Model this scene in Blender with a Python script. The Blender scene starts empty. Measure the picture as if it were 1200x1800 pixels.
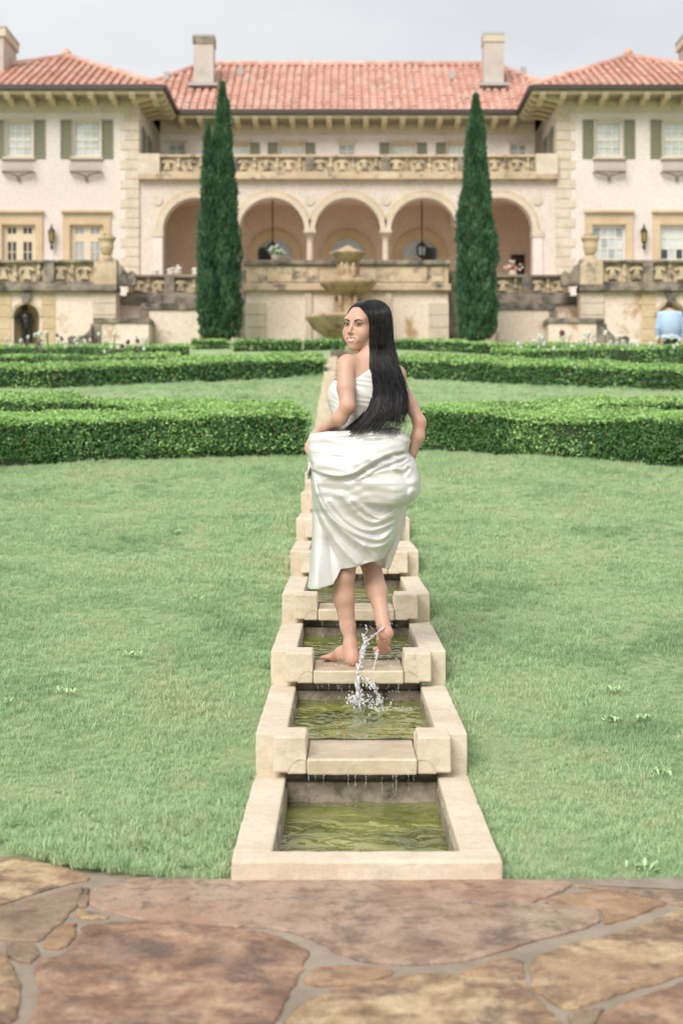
import bpy, bmesh, math, random
import numpy as np
from mathutils import Matrix, Vector

random.seed(7)
RNG = np.random.default_rng(11)
SC = bpy.context.scene
COL = SC.collection

# ------------------------------------------------------------------ camera
EYE = 1.253          # lens height above the flagstones
FPX = 2500.0         # focal length in pixels of the 1200x1800 photograph
HX, HY = 602.0, 810.0
cam_d = bpy.data.cameras.new('camera')
cam = bpy.data.objects.new('camera', cam_d)
COL.objects.link(cam)
cam.location = (0, 0, EYE)
cam.rotation_euler = (math.radians(90), 0, 0)
cam_d.sensor_fit = 'VERTICAL'
cam_d.sensor_height = 36
cam_d.lens = 50
cam_d.shift_y = -(900 - HY) / 1800
cam_d.shift_x = -(HX - 600) / 1800
cam_d.clip_start = 0.05
cam_d.clip_end = 1500
cam_d.dof.use_dof = True
cam_d.dof.focus_distance = 6.6
cam_d.dof.aperture_fstop = 3.0
SC.camera = cam

# ------------------------------------------------------------------ sky, sun, exposure
SUN_EL, SUN_AZ = math.radians(43), math.radians(215)     # high, behind the camera's left shoulder
world = bpy.data.worlds.new('World')
SC.world = world
world.use_nodes = True
wn, wl = world.node_tree.nodes, world.node_tree.links
wn.clear()
w_out = wn.new('ShaderNodeOutputWorld')
w_sky = wn.new('ShaderNodeTexSky')
w_sky.sky_type = 'NISHITA'
w_sky.sun_disc = False
w_sky.sun_elevation = SUN_EL
w_sky.sun_rotation = SUN_AZ
w_bg1 = wn.new('ShaderNodeBackground'); w_bg1.inputs[1].default_value = 0.006
w_bg2 = wn.new('ShaderNodeBackground'); w_bg2.inputs[1].default_value = 1.0
w_add = wn.new('ShaderNodeAddShader')
w_tc = wn.new('ShaderNodeTexCoord')
w_mp = wn.new('ShaderNodeMapping'); w_mp.inputs['Scale'].default_value = (1.0, 1.0, 2.6)
w_nz = wn.new('ShaderNodeTexNoise'); w_nz.inputs['Scale'].default_value = 3.0; w_nz.inputs['Detail'].default_value = 5
w_cr = wn.new('ShaderNodeValToRGB')
w_cr.color_ramp.elements[0].position = 0.33; w_cr.color_ramp.elements[0].color = (0.293, 0.296, 0.301, 1)
w_cr.color_ramp.elements[1].position = 0.68; w_cr.color_ramp.elements[1].color = (0.380, 0.377, 0.372, 1)
wl.new(w_tc.outputs['Generated'], w_mp.inputs[0]); wl.new(w_mp.outputs[0], w_nz.inputs['Vector'])
wl.new(w_nz.outputs[0], w_cr.inputs[0]); wl.new(w_cr.outputs[0], w_bg2.inputs[0])
wl.new(w_sky.outputs[0], w_bg1.inputs[0])
wl.new(w_bg1.outputs[0], w_add.inputs[0]); wl.new(w_bg2.outputs[0], w_add.inputs[1])
wl.new(w_add.outputs[0], w_out.inputs[0])

sun_d = bpy.data.lights.new('sun', 'SUN')
sun_d.energy = 1.5
sun_d.angle = math.radians(35)
sun_d.color = (1.0, 0.95, 0.88)
sun = bpy.data.objects.new('sun', sun_d)
COL.objects.link(sun)
# light travels from the sun towards the scene (sun behind-left of the camera)
_dir = Vector((0.45 * math.cos(SUN_EL), 0.89 * math.cos(SUN_EL), -math.sin(SUN_EL)))
sun.rotation_euler = _dir.to_track_quat('-Z', 'Y').to_euler()
w_sky.sun_rotation = math.atan2(-_dir.x, -_dir.y)

SC.view_settings.view_transform = 'Standard'
SC.view_settings.look = 'None'
SC.view_settings.gamma = 1
SC.view_settings.exposure = 1.27
SC.view_settings.use_curve_mapping = False
SC.render.engine = 'CYCLES'
SC.cycles.max_bounces = 8
SC.cycles.transparent_max_bounces = 8
SC.cycles.use_denoising = True
SC.cycles.caustics_reflective = False
SC.cycles.caustics_refractive = False

# ------------------------------------------------------------------ helpers
def P(px, py, d):
    """the point of the place that the photograph shows at (px, py), d metres away"""
    return Vector(((px - HX) * d / FPX, d, EYE - (py - HY) * d / FPX))
def XP(px, d): return (px - HX) * d / FPX
def ZP(py, d): return EYE - (py - HY) * d / FPX

def tag(o, label=None, cat=None, group=None, kind=None):
    if label: o['label'] = label
    if cat: o['category'] = cat
    if group: o['group'] = group
    if kind: o['kind'] = kind
    return o

def lin(r, g, b):
    f = lambda c: (c / 255 / 12.92) if c / 255 <= 0.04045 else ((c / 255 + 0.055) / 1.055) ** 2.4
    return (f(r), f(g), f(b), 1)

class MB:
    def __init__(s): s.v, s.f, s.m, s.c = [], [], [], []
    def add(s, vs, fs, m=0):
        o = len(s.v); s.v += [tuple(p) for p in vs]
        for f in fs: s.f.append(tuple(i + o for i in f)); s.m.append(m)
        return s
    def box(s, x0, x1, y0, y1, z0, z1, m=0):
        if x0 > x1: x0, x1 = x1, x0
        if y0 > y1: y0, y1 = y1, y0
        if z0 > z1: z0, z1 = z1, z0
        return s.add([(x0,y0,z0),(x1,y0,z0),(x1,y1,z0),(x0,y1,z0),(x0,y0,z1),(x1,y0,z1),(x1,y1,z1),(x0,y1,z1)],
                     [(0,3,2,1),(4,5,6,7),(0,1,5,4),(1,2,6,5),(2,3,7,6),(3,0,4,7)], m)
    def prism_y(s, poly, y0, y1, m=0):
        """poly of (x,z), counter-clockwise seen from -y"""
        n = len(poly)
        vs = [(x, y0, z) for x, z in poly] + [(x, y1, z) for x, z in poly]
        fs = [tuple(range(n)), tuple(range(2*n-1, n-1, -1))] + [(i, i+n, (i+1) % n + n, (i+1) % n) for i in range(n)]
        return s.add(vs, fs, m)
    def prism_z(s, poly, z0, z1, m=0):
        n = len(poly)
        vs = [(x, y, z0) for x, y in poly] + [(x, y, z1) for x, y in poly]
        fs = [tuple(range(n-1, -1, -1)), tuple(range(n, 2*n))] + [(i, (i+1) % n, (i+1) % n + n, i+n) for i in range(n)]
        return s.add(vs, fs, m)
    def prism_x(s, poly, x0, x1, m=0):
        n = len(poly)
        vs = [(x0, y, z) for y, z in poly] + [(x1, y, z) for y, z in poly]
        fs = [tuple(range(n-1, -1, -1)), tuple(range(n, 2*n))] + [(i, (i+1) % n, (i+1) % n + n, i+n) for i in range(n)]
        return s.add(vs, fs, m)
    def lathe(s, prof, cx, cy, n=20, m=0, wob=None):
        vs, fs = [], []
        for k, (r, z) in enumerate(prof):
            for i in range(n):
                a = 2*math.pi*i/n
                rr = r*(1 + (wob(a, k) if wob else 0))
                vs.append((cx + rr*math.cos(a), cy + rr*math.sin(a), z))
        for k in range(len(prof)-1):
            for i in range(n):
                j = (i+1) % n
                fs.append((k*n+i, k*n+j, (k+1)*n+j, (k+1)*n+i))
        fs.append(tuple(range(n-1, -1, -1))); fs.append(tuple(range((len(prof)-1)*n, len(prof)*n)))
        return s.add(vs, fs, m)
    def tube(s, pts, rad, n=6, m=0):
        pts = [Vector(p) for p in pts]
        if not hasattr(rad, '__len__'): rad = [rad]*len(pts)
        vs, fs = [], []
        for k, p in enumerate(pts):
            t = (pts[min(k+1, len(pts)-1)] - pts[max(k-1, 0)]).normalized()
            a = t.cross(Vector((0, 0, 1)));
            if a.length < 1e-3: a = t.cross(Vector((0, 1, 0)))
            a.normalize(); b = a.cross(t)
            for i in range(n):
                an = 2*math.pi*i/n
                vs.append(p + (a*math.cos(an) + b*math.sin(an))*rad[k])
        for k in range(len(pts)-1):
            for i in range(n):
                j = (i+1) % n
                fs.append((k*n+i, k*n+j, (k+1)*n+j, (k+1)*n+i))
        fs.append(tuple(range(n-1, -1, -1))); fs.append(tuple(range((len(pts)-1)*n, len(pts)*n)))
        return s.add(vs, fs, m)

def link_mesh(name, me, mats, parent=None):
    o = bpy.data.objects.new(name, me)
    COL.objects.link(o)
    if not isinstance(mats, (list, tuple)): mats = [mats]
    for m in mats: me.materials.append(m)
    if parent is not None:
        o.parent = parent
        l = Vector((0, 0, 0)); p = parent
        while p is not None:
            l = l + p.location; p = p.parent
            if p is not None and p.type == 'MESH': break
        if parent.type == 'EMPTY': o.matrix_parent_inverse = Matrix.Translation(-parent.location)
        elif parent.parent is not None:      # sub-part of a part whose mesh is already in world coordinates
            o.matrix_parent_inverse = Matrix.Identity(4)
    return o

def mk(name, mb, mats, parent=None, smooth=False, bevel=0, seg=2):
    me = bpy.data.meshes.new(name)
    me.from_pydata(mb.v, [], mb.f)
    if any(mb.m): me.polygons.foreach_set('material_index', mb.m)
    if smooth: me.polygons.foreach_set('use_smooth', [True]*len(me.polygons))
    me.update()
    o = link_mesh(name, me, mats, parent)
    if bevel:
        b = o.modifiers.new('bevel', 'BEVEL'); b.width = bevel; b.segments = seg; b.limit_method = 'ANGLE'
        b.angle_limit = math.radians(35)
    return o

def np_mesh(name, V, F, mats, parent=None, smooth=False, mi=None, col=None):
    """V (n,3), F (m,k) numpy arrays"""
    me = bpy.data.meshes.new(name)
    V = np.asarray(V, np.float32); F = np.asarray(F, np.int32)
    k = F.shape[1]
    me.vertices.add(len(V)); me.vertices.foreach_set('co', V.ravel())
    me.loops.add(F.size); me.loops.foreach_set('vertex_index', F.ravel())
    me.polygons.add(len(F))
    me.polygons.foreach_set('loop_start', np.arange(0, F.size, k, dtype=np.int32))
    me.polygons.foreach_set('loop_total', np.full(len(F), k, np.int32))
    if mi is not None: me.polygons.foreach_set('material_index', np.asarray(mi, np.int32))
    if smooth: me.polygons.foreach_set('use_smooth', np.ones(len(F), bool))
    me.update(calc_edges=True)
    if col is not None:
        a = me.color_attributes.new('tint', 'FLOAT_COLOR', 'POINT')
        c4 = np.ones((len(V), 4), np.float32); c4[:, :3] = col
        a.data.foreach_set('color', c4.ravel())
    me.validate()
    return link_mesh(name, me, mats, parent)

def empty(name, loc, label=None, cat=None, group=None):
    o = bpy.data.objects.new(name, None)
    COL.objects.link(o); o.location = loc; o.empty_display_size = 0.2
    return tag(o, label, cat, group)

def copy_tree(o, parent=None):
    c = o.copy(); COL.objects.link(c)
    if parent is not None: c.parent = parent
    for ch in list(o.children): copy_tree(ch, c)
    return c

# ------------------------------------------------------------------ materials
class NT:
    def __init__(s, name):
        s.mat = bpy.data.materials.new(name); s.mat.use_nodes = True
        s.n, s.l = s.mat.node_tree.nodes, s.mat.node_tree.links
        s.b = s.n['Principled BSDF']; s.out = s.n['Material Output']
        s.tc = s.n.new('ShaderNodeTexCoord')
        s.geo = s.n.new('ShaderNodeNewGeometry')
        s.pos = s.geo.outputs['Position']
    def noise(s, scale, detail=5, rough=0.55, vec=None, dist=0):
        x = s.n.new('ShaderNodeTexNoise'); x.inputs['Scale'].default_value = scale
        x.inputs['Detail'].default_value = detail; x.inputs['Roughness'].default_value = rough
        x.inputs['Distortion'].default_value = dist
        s.l.new(vec if vec is not None else s.pos, x.inputs['Vector']); return x
    def stretch(s, v):
        m = s.n.new('ShaderNodeMapping'); m.inputs['Scale'].default_value = v
        s.l.new(s.pos, m.inputs[0]); return m.outputs[0]
    def ramp(s, inp, stops):
        r = s.n.new('ShaderNodeValToRGB'); e = r.color_ramp.elements
        while len(e) < len(stops): e.new(0.5)
        for k, (p, c) in enumerate(stops):
            e[k].position = p; e[k].color = c if len(c) == 4 else (*c, 1)
        s.l.new(inp, r.inputs[0]); return r.outputs[0]
    def mix(s, fac, a, b, mode='MIX'):
        m = s.n.new('ShaderNodeMix'); m.data_type = 'RGBA'; m.blend_type = mode
        for sock, v in ((m.inputs[0], fac), (m.inputs[6], a), (m.inputs[7], b)):
            if hasattr(v, 'links'): s.l.new(v, sock)
            elif isinstance(v, (int, float)): sock.default_value = v
            else: sock.default_value = v if len(v) == 4 else (*v, 1)
        return m.outputs[2]
    def bump(s, h, strength=0.3, dist=0.01, normal=None):
        b = s.n.new('ShaderNodeBump'); b.inputs['Strength'].default_value = strength; b.inputs['Distance'].default_value = dist
        s.l.new(h, b.inputs['Height'])
        if normal is not None: s.l.new(normal, b.inputs['Normal'])
        return b.outputs[0]
    def attr(s, name):
        a = s.n.new('ShaderNodeAttribute'); a.attribute_name = name; return a
    def rnd(s):
        return s.n.new('ShaderNodeObjectInfo').outputs['Random']
    def set(s, **k):
        for key, v in k.items():
            sock = s.b.inputs[key.replace('_', ' ')]
            if hasattr(v, 'links'): s.l.new(v, sock)
            else: sock.default_value = v
        return s.mat

def stone(name, a, b, stain=None, stain_pos=(0.52, 0.7), scale=3.0, fine=60.0, rough=0.85, bump=0.35, bd=0.004, streak=None, stain_scale=2.2):
    t = NT(name)
    c = t.ramp(t.noise(scale, 6, 0.6).outputs[0], [(0.35, a), (0.65, b)])
    f = t.noise(fine, 4, 0.6)
    c = t.mix(0.22, c, t.ramp(f.outputs[0], [(0.35, (0.25, 0.22, 0.18)), (0.6, (1, 1, 1))]), 'MULTIPLY')
    if stain:
        vec = t.stretch(streak) if streak else None
        st = t.noise(stain_scale, 8, 0.68, vec=vec)
        m = t.ramp(st.outputs[0], [(stain_pos[0], (0, 0, 0)), (stain_pos[1], (1, 1, 1))])
        c = t.mix(m, c, stain)
    n = t.bump(f.outputs[0], bump, bd)
    return t.set(Base_Color=c, Roughness=rough, Normal=n)

M = {}
# cream travertine of the water stairs
def basin_stone(name, wet=False):
    t = NT(name)
    big = t.noise(4, 7, 0.65)
    c = t.ramp(big.outputs[0], [(0.3, (0.56, 0.465, 0.34)), (0.5, (0.645, 0.56, 0.435)), (0.7, (0.70, 0.63, 0.515))])
    f = t.noise(38, 6, 0.72)
    c = t.mix(0.25, c, t.ramp(f.outputs[0], [(0.32, (0.5, 0.42, 0.32)), (0.55, (1, 1, 1))]), 'MULTIPLY')
    pit = t.noise(130, 3, 0.7)
    where = t.ramp(t.noise(7, 4, 0.6).outputs[0], [(0.45, (0, 0, 0)), (0.7, (1, 1, 1))])
    pm = t.mix(1.0, t.ramp(pit.outputs[0], [(0.33, (0.8, 0.8, 0.8)), (0.42, (0, 0, 0))]), where, 'MULTIPLY')
    c = t.mix(pm, c, (0.26, 0.21, 0.15))
    fl = t.noise(3.2, 8, 0.75)
    c = t.mix(t.ramp(fl.outputs[0], [(0.56, (0, 0, 0)), (0.74, (0.6, 0.6, 0.6))]), c, (0.36, 0.295, 0.21))
    al = t.noise(5.5, 7, 0.75, vec=t.stretch((1, 1, 0.8)))
    c = t.mix(t.ramp(al.outputs[0], [(0.62, (0, 0, 0)), (0.74, (0.75, 0.75, 0.75))]), c, (0.075, 0.075, 0.045))
    n = t.bump(pit.outputs[0], 0.3, 0.004)
    n = t.bump(f.outputs[0], 0.35, 0.008, n)
    n = t.bump(t.noise(9, 5, 0.6).outputs[0], 0.3, 0.015, n)
    return t.set(Base_Color=c, Roughness=0.82, Normal=n)
M['basin'] = basin_stone('basin_stone')
def basin_wet():
    t = NT('wet_algae_stone')
    c = t.ramp(t.noise(9, 7, 0.7).outputs[0], [(0.36, (0.07, 0.06, 0.045)), (0.46, (0.27, 0.225, 0.17)), (0.62, (0.46, 0.40, 0.33)), (0.74, (0.28, 0.27, 0.14))])
    return t.set(Base_Color=c, Roughness=0.45, Normal=t.bump(t.noise(40, 5, 0.6).outputs[0], 0.5, 0.008))
M['wet'] = basin_wet()
def lip_mat():
    t = NT('wet_spill_stone')
    c = t.ramp(t.noise(7, 6, 0.6).outputs[0], [(0.3, (0.48, 0.39, 0.27)), (0.55, (0.61, 0.515, 0.385)), (0.75, (0.55, 0.50, 0.33))])
    n = t.bump(t.noise(22, 5, 0.6, vec=t.stretch((1, 2.5, 1))).outputs[0], 0.35, 0.012)
    return t.set(Base_Color=c, Roughness=0.28, Normal=n, Coat_Weight=0.5, Coat_Roughness=0.08)
M['lip'] = lip_mat()
def water_mat():
    t = NT('green_pool_water')
    c = t.ramp(t.noise(3.6, 3, 0.5).outputs[0], [(0.32, (0.075, 0.095, 0.020)), (0.5, (0.165, 0.185, 0.04)), (0.66, (0.28, 0.285, 0.085))])
    w1 = t.noise(7.5, 2, 0.45, vec=t.stretch((1, 1.25, 1)), dist=0.6)
    n = t.bump(w1.outputs[0], 0.8, 0.06)
    n = t.bump(t.noise(24, 2, 0.5).outputs[0], 0.25, 0.008, n)
    return t.set(Base_Color=c, Roughness=0.03, Normal=n, IOR=1.8, Specular_IOR_Level=0.8)
M['water'] = water_mat()
def splash_mat():
    t = NT('splash_water')
    return t.set(Base_Color=(0.96, 0.97, 0.98, 1), Roughness=0.06, IOR=1.33, Transmission_Weight=0.45, Specular_IOR_Level=0.9)
M['splash'] = splash_mat()
# lawn soil sheet
def lawn_mat():
    t = NT('lawn_turf')
    c = t.ramp(t.noise(1.3, 8, 0.65).outputs[0], [(0.3, (0.25, 0.36, 0.17)), (0.5, (0.36, 0.47, 0.24)), (0.68, (0.44, 0.51, 0.29))])
    c = t.mix(t.ramp(t.noise(45, 4, 0.7).outputs[0], [(0.4, (0, 0, 0)), (0.75, (0.6, 0.6, 0.6))]), c, (0.16, 0.22, 0.10))
    return t.set(Base_Color=c, Roughness=0.95, Normal=t.bump(t.noise(120, 4, 0.7).outputs[0], 0.8, 0.02))
M['lawn'] = lawn_mat()
def grass_mat():
    t = NT('grass_blade')
    t.n.remove(t.geo); oi = t.n.new('ShaderNodeObjectInfo')
    big = t.n.new('ShaderNodeTexNoise'); big.inputs['Scale'].default_value = 1.1; big.inputs['Detail'].default_value = 6
    t.l.new(oi.outputs['Location'], big.inputs['Vector'])
    c1 = t.ramp(big.outputs[0], [(0.30, (0.21, 0.37, 0.175)), (0.47, (0.45, 0.61, 0.35)), (0.60, (0.54, 0.66, 0.40)), (0.72, (0.60, 0.62, 0.38))])
    c2 = t.ramp(oi.outputs['Random'], [(0.0, (0.23, 0.39, 0.19)), (0.5, (0.47, 0.64, 0.36)), (0.85, (0.53, 0.69, 0.40)), (0.94, (0.66, 0.63, 0.40)), (1.0, (0.70, 0.63, 0.44))])
    c = t.mix(0.42, c1, c2)
    dry = t.n.new('ShaderNodeTexNoise'); dry.inputs['Scale'].default_value = 2.6; dry.inputs['Detail'].default_value = 7; dry.inputs['Roughness'].default_value = 0.65
    t.l.new(oi.outputs['Location'], dry.inputs['Vector'])
    c = t.mix(t.ramp(dry.outputs[0], [(0.58, (0, 0, 0)), (0.72, (0.6, 0.6, 0.6))]), c, (0.62, 0.56, 0.36))
    t.set(Base_Color=c, Roughness=0.5, Specular_IOR_Level=0.4)
    tr = t.n.new('ShaderNodeBsdfTranslucent'); t.l.new(c, tr.inputs[0])
    mx = t.n.new('ShaderNodeMixShader'); mx.inputs[0].default_value = 0.3
    t.l.new(t.b.outputs[0], mx.inputs[1]); t.l.new(tr.outputs[0], mx.inputs[2]); t.l.new(mx.outputs[0], t.out.inputs[0])
    return t.mat
M['grass'] = grass_mat()
def leaf_mat(name, use='tint', rough=0.45, trans=0.3):
    t = NT(name); c = t.attr(use).outputs['Color']
    t.set(Base_Color=c, Roughness=rough)
    tr = t.n.new('ShaderNodeBsdfTranslucent'); t.l.new(c, tr.inputs[0])
    mx = t.n.new('ShaderNodeMixShader'); mx.inputs[0].default_value = trans
    t.l.new(t.b.outputs[0], mx.inputs[1]); t.l.new(tr.outputs[0], mx.inputs[2]); t.l.new(mx.outputs[0], t.out.inputs[0])
    return t.mat
M['leaf'] = leaf_mat('box_leaf')
def plain(name, c, rough=0.7, metal=0.0, bump=0, bs=40, var=0.25):
    t = NT(name)
    f = t.noise(bs, 4, 0.6)
    col = t.mix(var, (*c[:3], 1), t.ramp(f.outputs[0], [(0.3, (0.4, 0.4, 0.4)), (0.7, (1.15, 1.15, 1.15))]), 'MULTIPLY')
    k = dict(Base_Color=col, Roughness=rough, Metallic=metal)
    if bump: k['Normal'] = t.bump(f.outputs[0], bump, 0.006)
    return t.set(**k)
M['hedge_core'] = plain('light_blocking_core', (0.028, 0.04, 0.016), 0.95)  # near-black tone of the added core that stops light
M['bark'] = plain('bark', (0.12, 0.08, 0.05), 0.9, bump=0.6)
M['mortar'] = stone('path_mortar', (0.25, 0.205, 0.155), (0.35, 0.295, 0.23), scale=6, fine=120, bump=0.5)
# villa
M['plaster'] = stone('pink_plaster', (0.69, 0.615, 0.58), (0.76, 0.69, 0.655), scale=0.5, fine=12, bump=0.1, stain=(0.64, 0.555, 0.50, 1), stain_pos=(0.5, 0.85), streak=(1.5, 1.5, 0.4), stain_scale=1.0)
M['loggia_plaster'] = stone('stained_loggia_plaster', (0.63, 0.54, 0.48), (0.70, 0.615, 0.55), stain=(0.30, 0.26, 0.22, 1), stain_pos=(0.6, 0.85), scale=0.6, fine=12, bump=0.1, streak=(1.6, 1.6, 0.35), stain_scale=1.3)
M['inner_plaster'] = stone('rose_plaster', (0.68, 0.51, 0.42), (0.74, 0.575, 0.48), scale=0.8, fine=10, bump=0.1)
M['trim'] = stone('buff_limestone', (0.57, 0.48, 0.375), (0.67, 0.585, 0.475), scale=1.3, fine=14, bump=0.2)
M['trim_warm'] = stone('warm_limestone', (0.55, 0.41, 0.26), (0.66, 0.51, 0.34), scale=1.3, fine=14, bump=0.2)
M['quoin'] = stone('quoin_limestone', (0.58, 0.485, 0.38), (0.69, 0.60, 0.50), scale=2.2, fine=14, bump=0.2)
M['old_stone'] = stone('weathered_buff_stone', (0.50, 0.385, 0.265), (0.63, 0.50, 0.365), stain=(0.115, 0.10, 0.085, 1), stain_pos=(0.53, 0.66), scale=1.2, fine=12, bump=0.3, bd=0.01, stain_scale=1.7)
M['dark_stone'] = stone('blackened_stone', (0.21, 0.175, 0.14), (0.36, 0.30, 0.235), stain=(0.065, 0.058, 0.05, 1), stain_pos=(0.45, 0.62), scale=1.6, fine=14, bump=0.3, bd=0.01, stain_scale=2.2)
M['terrace_wall'] = stone('terrace_pink_wall', (0.74, 0.595, 0.49), (0.82, 0.69, 0.59), stain=(0.42, 0.26, 0.145, 1), stain_pos=(0.55, 0.64), scale=0.7, fine=10, bump=0.2, stain_scale=0.8)
M['baluster'] = stone('carved_buff_baluster', (0.52, 0.40, 0.26), (0.68, 0.55, 0.39), stain=(0.15, 0.125, 0.10, 1), stain_pos=(0.47, 0.64), scale=2, fine=20, bump=0.3, stain_scale=3.0)
M['bracket'] = plain('eave_paint', (0.56, 0.48, 0.32), 0.7)
M['soffit'] = plain('soffit_paint', (0.44, 0.40, 0.29), 0.8)
M['gutter'] = plain('gutter_metal', (0.06, 0.04, 0.04), 0.5)
M['shutter'] = plain('sage_shutter', (0.205, 0.205, 0.125), 0.6)
M['frame_white'] = plain('white_sash', (0.72, 0.68, 0.60), 0.5)
M['frame_cream'] = plain('cream_sash', (0.66, 0.55, 0.40), 0.5)
M['iron'] = plain('dark_iron', (0.05, 0.04, 0.035), 0.5, 0.6)
M['iron_brown'] = plain('brown_iron', (0.28, 0.22, 0.18), 0.6, 0.2)
M['bronze'] = plain('bronze', (0.045, 0.04, 0.04), 0.4, 0.7)
M['amber'] = plain('amber_glass', (0.40, 0.28, 0.05), 0.2)
M['lead'] = plain('lead_flashing', (0.42, 0.42, 0.42), 0.5)
def pane_mat(name, c, rough=0.08):
    t = NT(name)
    col = t.mix(t.ramp(t.noise(1.4, 3).outputs[0], [(0.4, (0, 0, 0)), (0.65, (1, 1, 1))]), (*c, 1), tuple(min(1, x*1.35) for x in c))
    return t.set(Base_Color=col, Roughness=rough, Specular_IOR_Level=0.8)
M['pane_curtain'] = pane_mat('pane_with_curtain', (0.46, 0.49, 0.49))
M['pane_blue'] = pane_mat('pane_painted_reflection', (0.30, 0.34, 0.37))  # grey-blue reflection is put into the base colour
M['pane_dark'] = pane_mat('pane_dark', (0.03, 0.03, 0.028))
def tile_mat():
    t = NT('terracotta_tile')
    vo = t.n.new('ShaderNodeTexVoronoi'); vo.inputs['Scale'].default_value = 2.9; t.l.new(t.pos, vo.inputs['Vector'])
    sep = t.n.new('ShaderNodeSeparateColor'); t.l.new(vo.outputs['Color'], sep.inputs[0])
    c = t.ramp(sep.outputs[0], [(0.0, (0.50, 0.265, 0.20)), (0.35, (0.60, 0.335, 0.265)), (0.7, (0.66, 0.395, 0.32)), (0.93, (0.62, 0.43, 0.35)), (1.0, (0.45, 0.28, 0.22))])
    return t.set(Base_Color=c, Roughness=0.8)
M['tile'] = tile_mat()
# ------------------------------------------------------------------ terrain
D1, RUN, RISE, AX = 4.224, 1.17, 0.156, 0.072
_prof = [(-400, 0), (4.224, 0.0), (5.394, 0.066), (15.0, 0.066 + 0.1333*(15-5.394)), (28.0, 3.036), (31.5, 3.10), (38.0, 4.20), (42.0, 4.72), (60, 4.8), (900, 4.8)]
def terr(d):
    return float(np.interp(d, [p[0] for p in _prof], [p[1] for p in _prof]))
def lawn_edge(x):
    """where the lawn meets the flagstones (rounded bed corner on the left)"""
    if x < -0.42: return 4.245 + 0.62*max(0, (-x-0.42))**2 * (0.95 if x > -1.3 else 0.8)
    if x > 0.62: return 4.235 + 0.10*(x-0.62)**2
    return 4.24
def ground():
    xs = sorted(set([-400, -150, -60, -30, -20, -14] + [round(-10 + 0.5*i, 3) for i in range(41)] + [AX-0.395, AX+0.395, 14, 20, 30, 60, 150, 400]))
    ds = [-400, -100, -30, -5, 0, 2, 3, 3.6, 4.0, 4.224] + [4.224 + 0.39*i for i in range(1, 30)] + [16 + i for i in range(0, 46)] + [75, 100, 160, 300, 600, 900]
    mb = MB(); n = len(xs)
    for d in ds:
        for x in xs:
            z = terr(d) - (0.012 if d < 4.3 else 0)
            if d > 4.3 and abs(x-AX) > 0.45: z += 0.012*math.sin(1.7*x+0.8*d) + 0.01*math.sin(2.9*d - x)
            if d < 5 and d > 4.23: z = min(z, 0.02)
            mb.v.append((x, d, z))
    for j in range(len(ds)-1):
        for i in range(n-1):
            if ds[j] >= 4.2239 and ds[j+1] <= 38 and xs[i] >= AX-0.3951 and xs[i+1] <= AX+0.3951: continue
            mb.f.append((j*n+i, j*n+i+1, (j+1)*n+i+1, (j+1)*n+i)); mb.m.append(0)
    o = mk('lawn', mb, M['lawn'], smooth=True)
    tag(o, kind='structure')
ground()

# mortar bed of the path
def path_bed():
    mb = MB(); xs = [-6 + 0.25*i for i in range(49)]
    for x in xs: mb.v.append((x, -3, 0.0))
    for x in xs: mb.v.append((x, min(lawn_edge(x) + 0.03, 4.9), 0.0))
    n = len(xs)
    for i in range(n-1): mb.f.append((i, i+1, n+i+1, n+i)); mb.m.append(0)
    return tag(mk('path', mb, M['mortar']), kind='structure')
path = path_bed()

# flagstones, each traced where it lies
def flag_mat(name, cols, seedv, rough=(0.35, 0.8)):
    t = NT(name)
    mp = t.n.new('ShaderNodeMapping'); mp.inputs['Location'].default_value = seedv; t.l.new(t.pos, mp.inputs[0])
    v = mp.outputs[0]
    n1 = t.noise(6.5, 11, 0.74, vec=v, dist=0.25)
    c = t.ramp(n1.outputs[0], [(0.36, cols[0]), (0.46, cols[1]), (0.54, cols[2]), (0.64, cols[3])])
    n2 = t.noise(2.1, 6, 0.65, vec=v)
    c = t.mix(t.ramp(n2.outputs[0], [(0.48, (0, 0, 0)), (0.62, (0.65, 0.65, 0.65))]), c, cols[4])
    n3 = t.noise(5.5, 12, 0.82, vec=v, dist=0.2)
    c = t.mix(t.ramp(n3.outputs[0], [(0.51, (0, 0, 0)), (0.60, (0.75, 0.75, 0.75))]), c, (0.12, 0.078, 0.062))
    n4 = t.noise(120, 5, 0.7, vec=v)
    c = t.mix(0.5, c, t.ramp(n4.outputs[0], [(0.3, (0.55, 0.5, 0.46)), (0.62, (1.12, 1.12, 1.12))]), 'MULTIPLY')
    r = t.ramp(n2.outputs[0], [(0.35, (rough[0],)*3), (0.62, (rough[1],)*3)])
    n = t.bump(n1.outputs[0], 0.6, 0.03)
    n = t.bump(n3.outputs[0], 0.55, 0.012, n)
    n = t.bump(n4.outputs[0], 0.35, 0.003, n)
    return t.set(Base_Color=c, Roughness=r, Normal=n)
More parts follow.
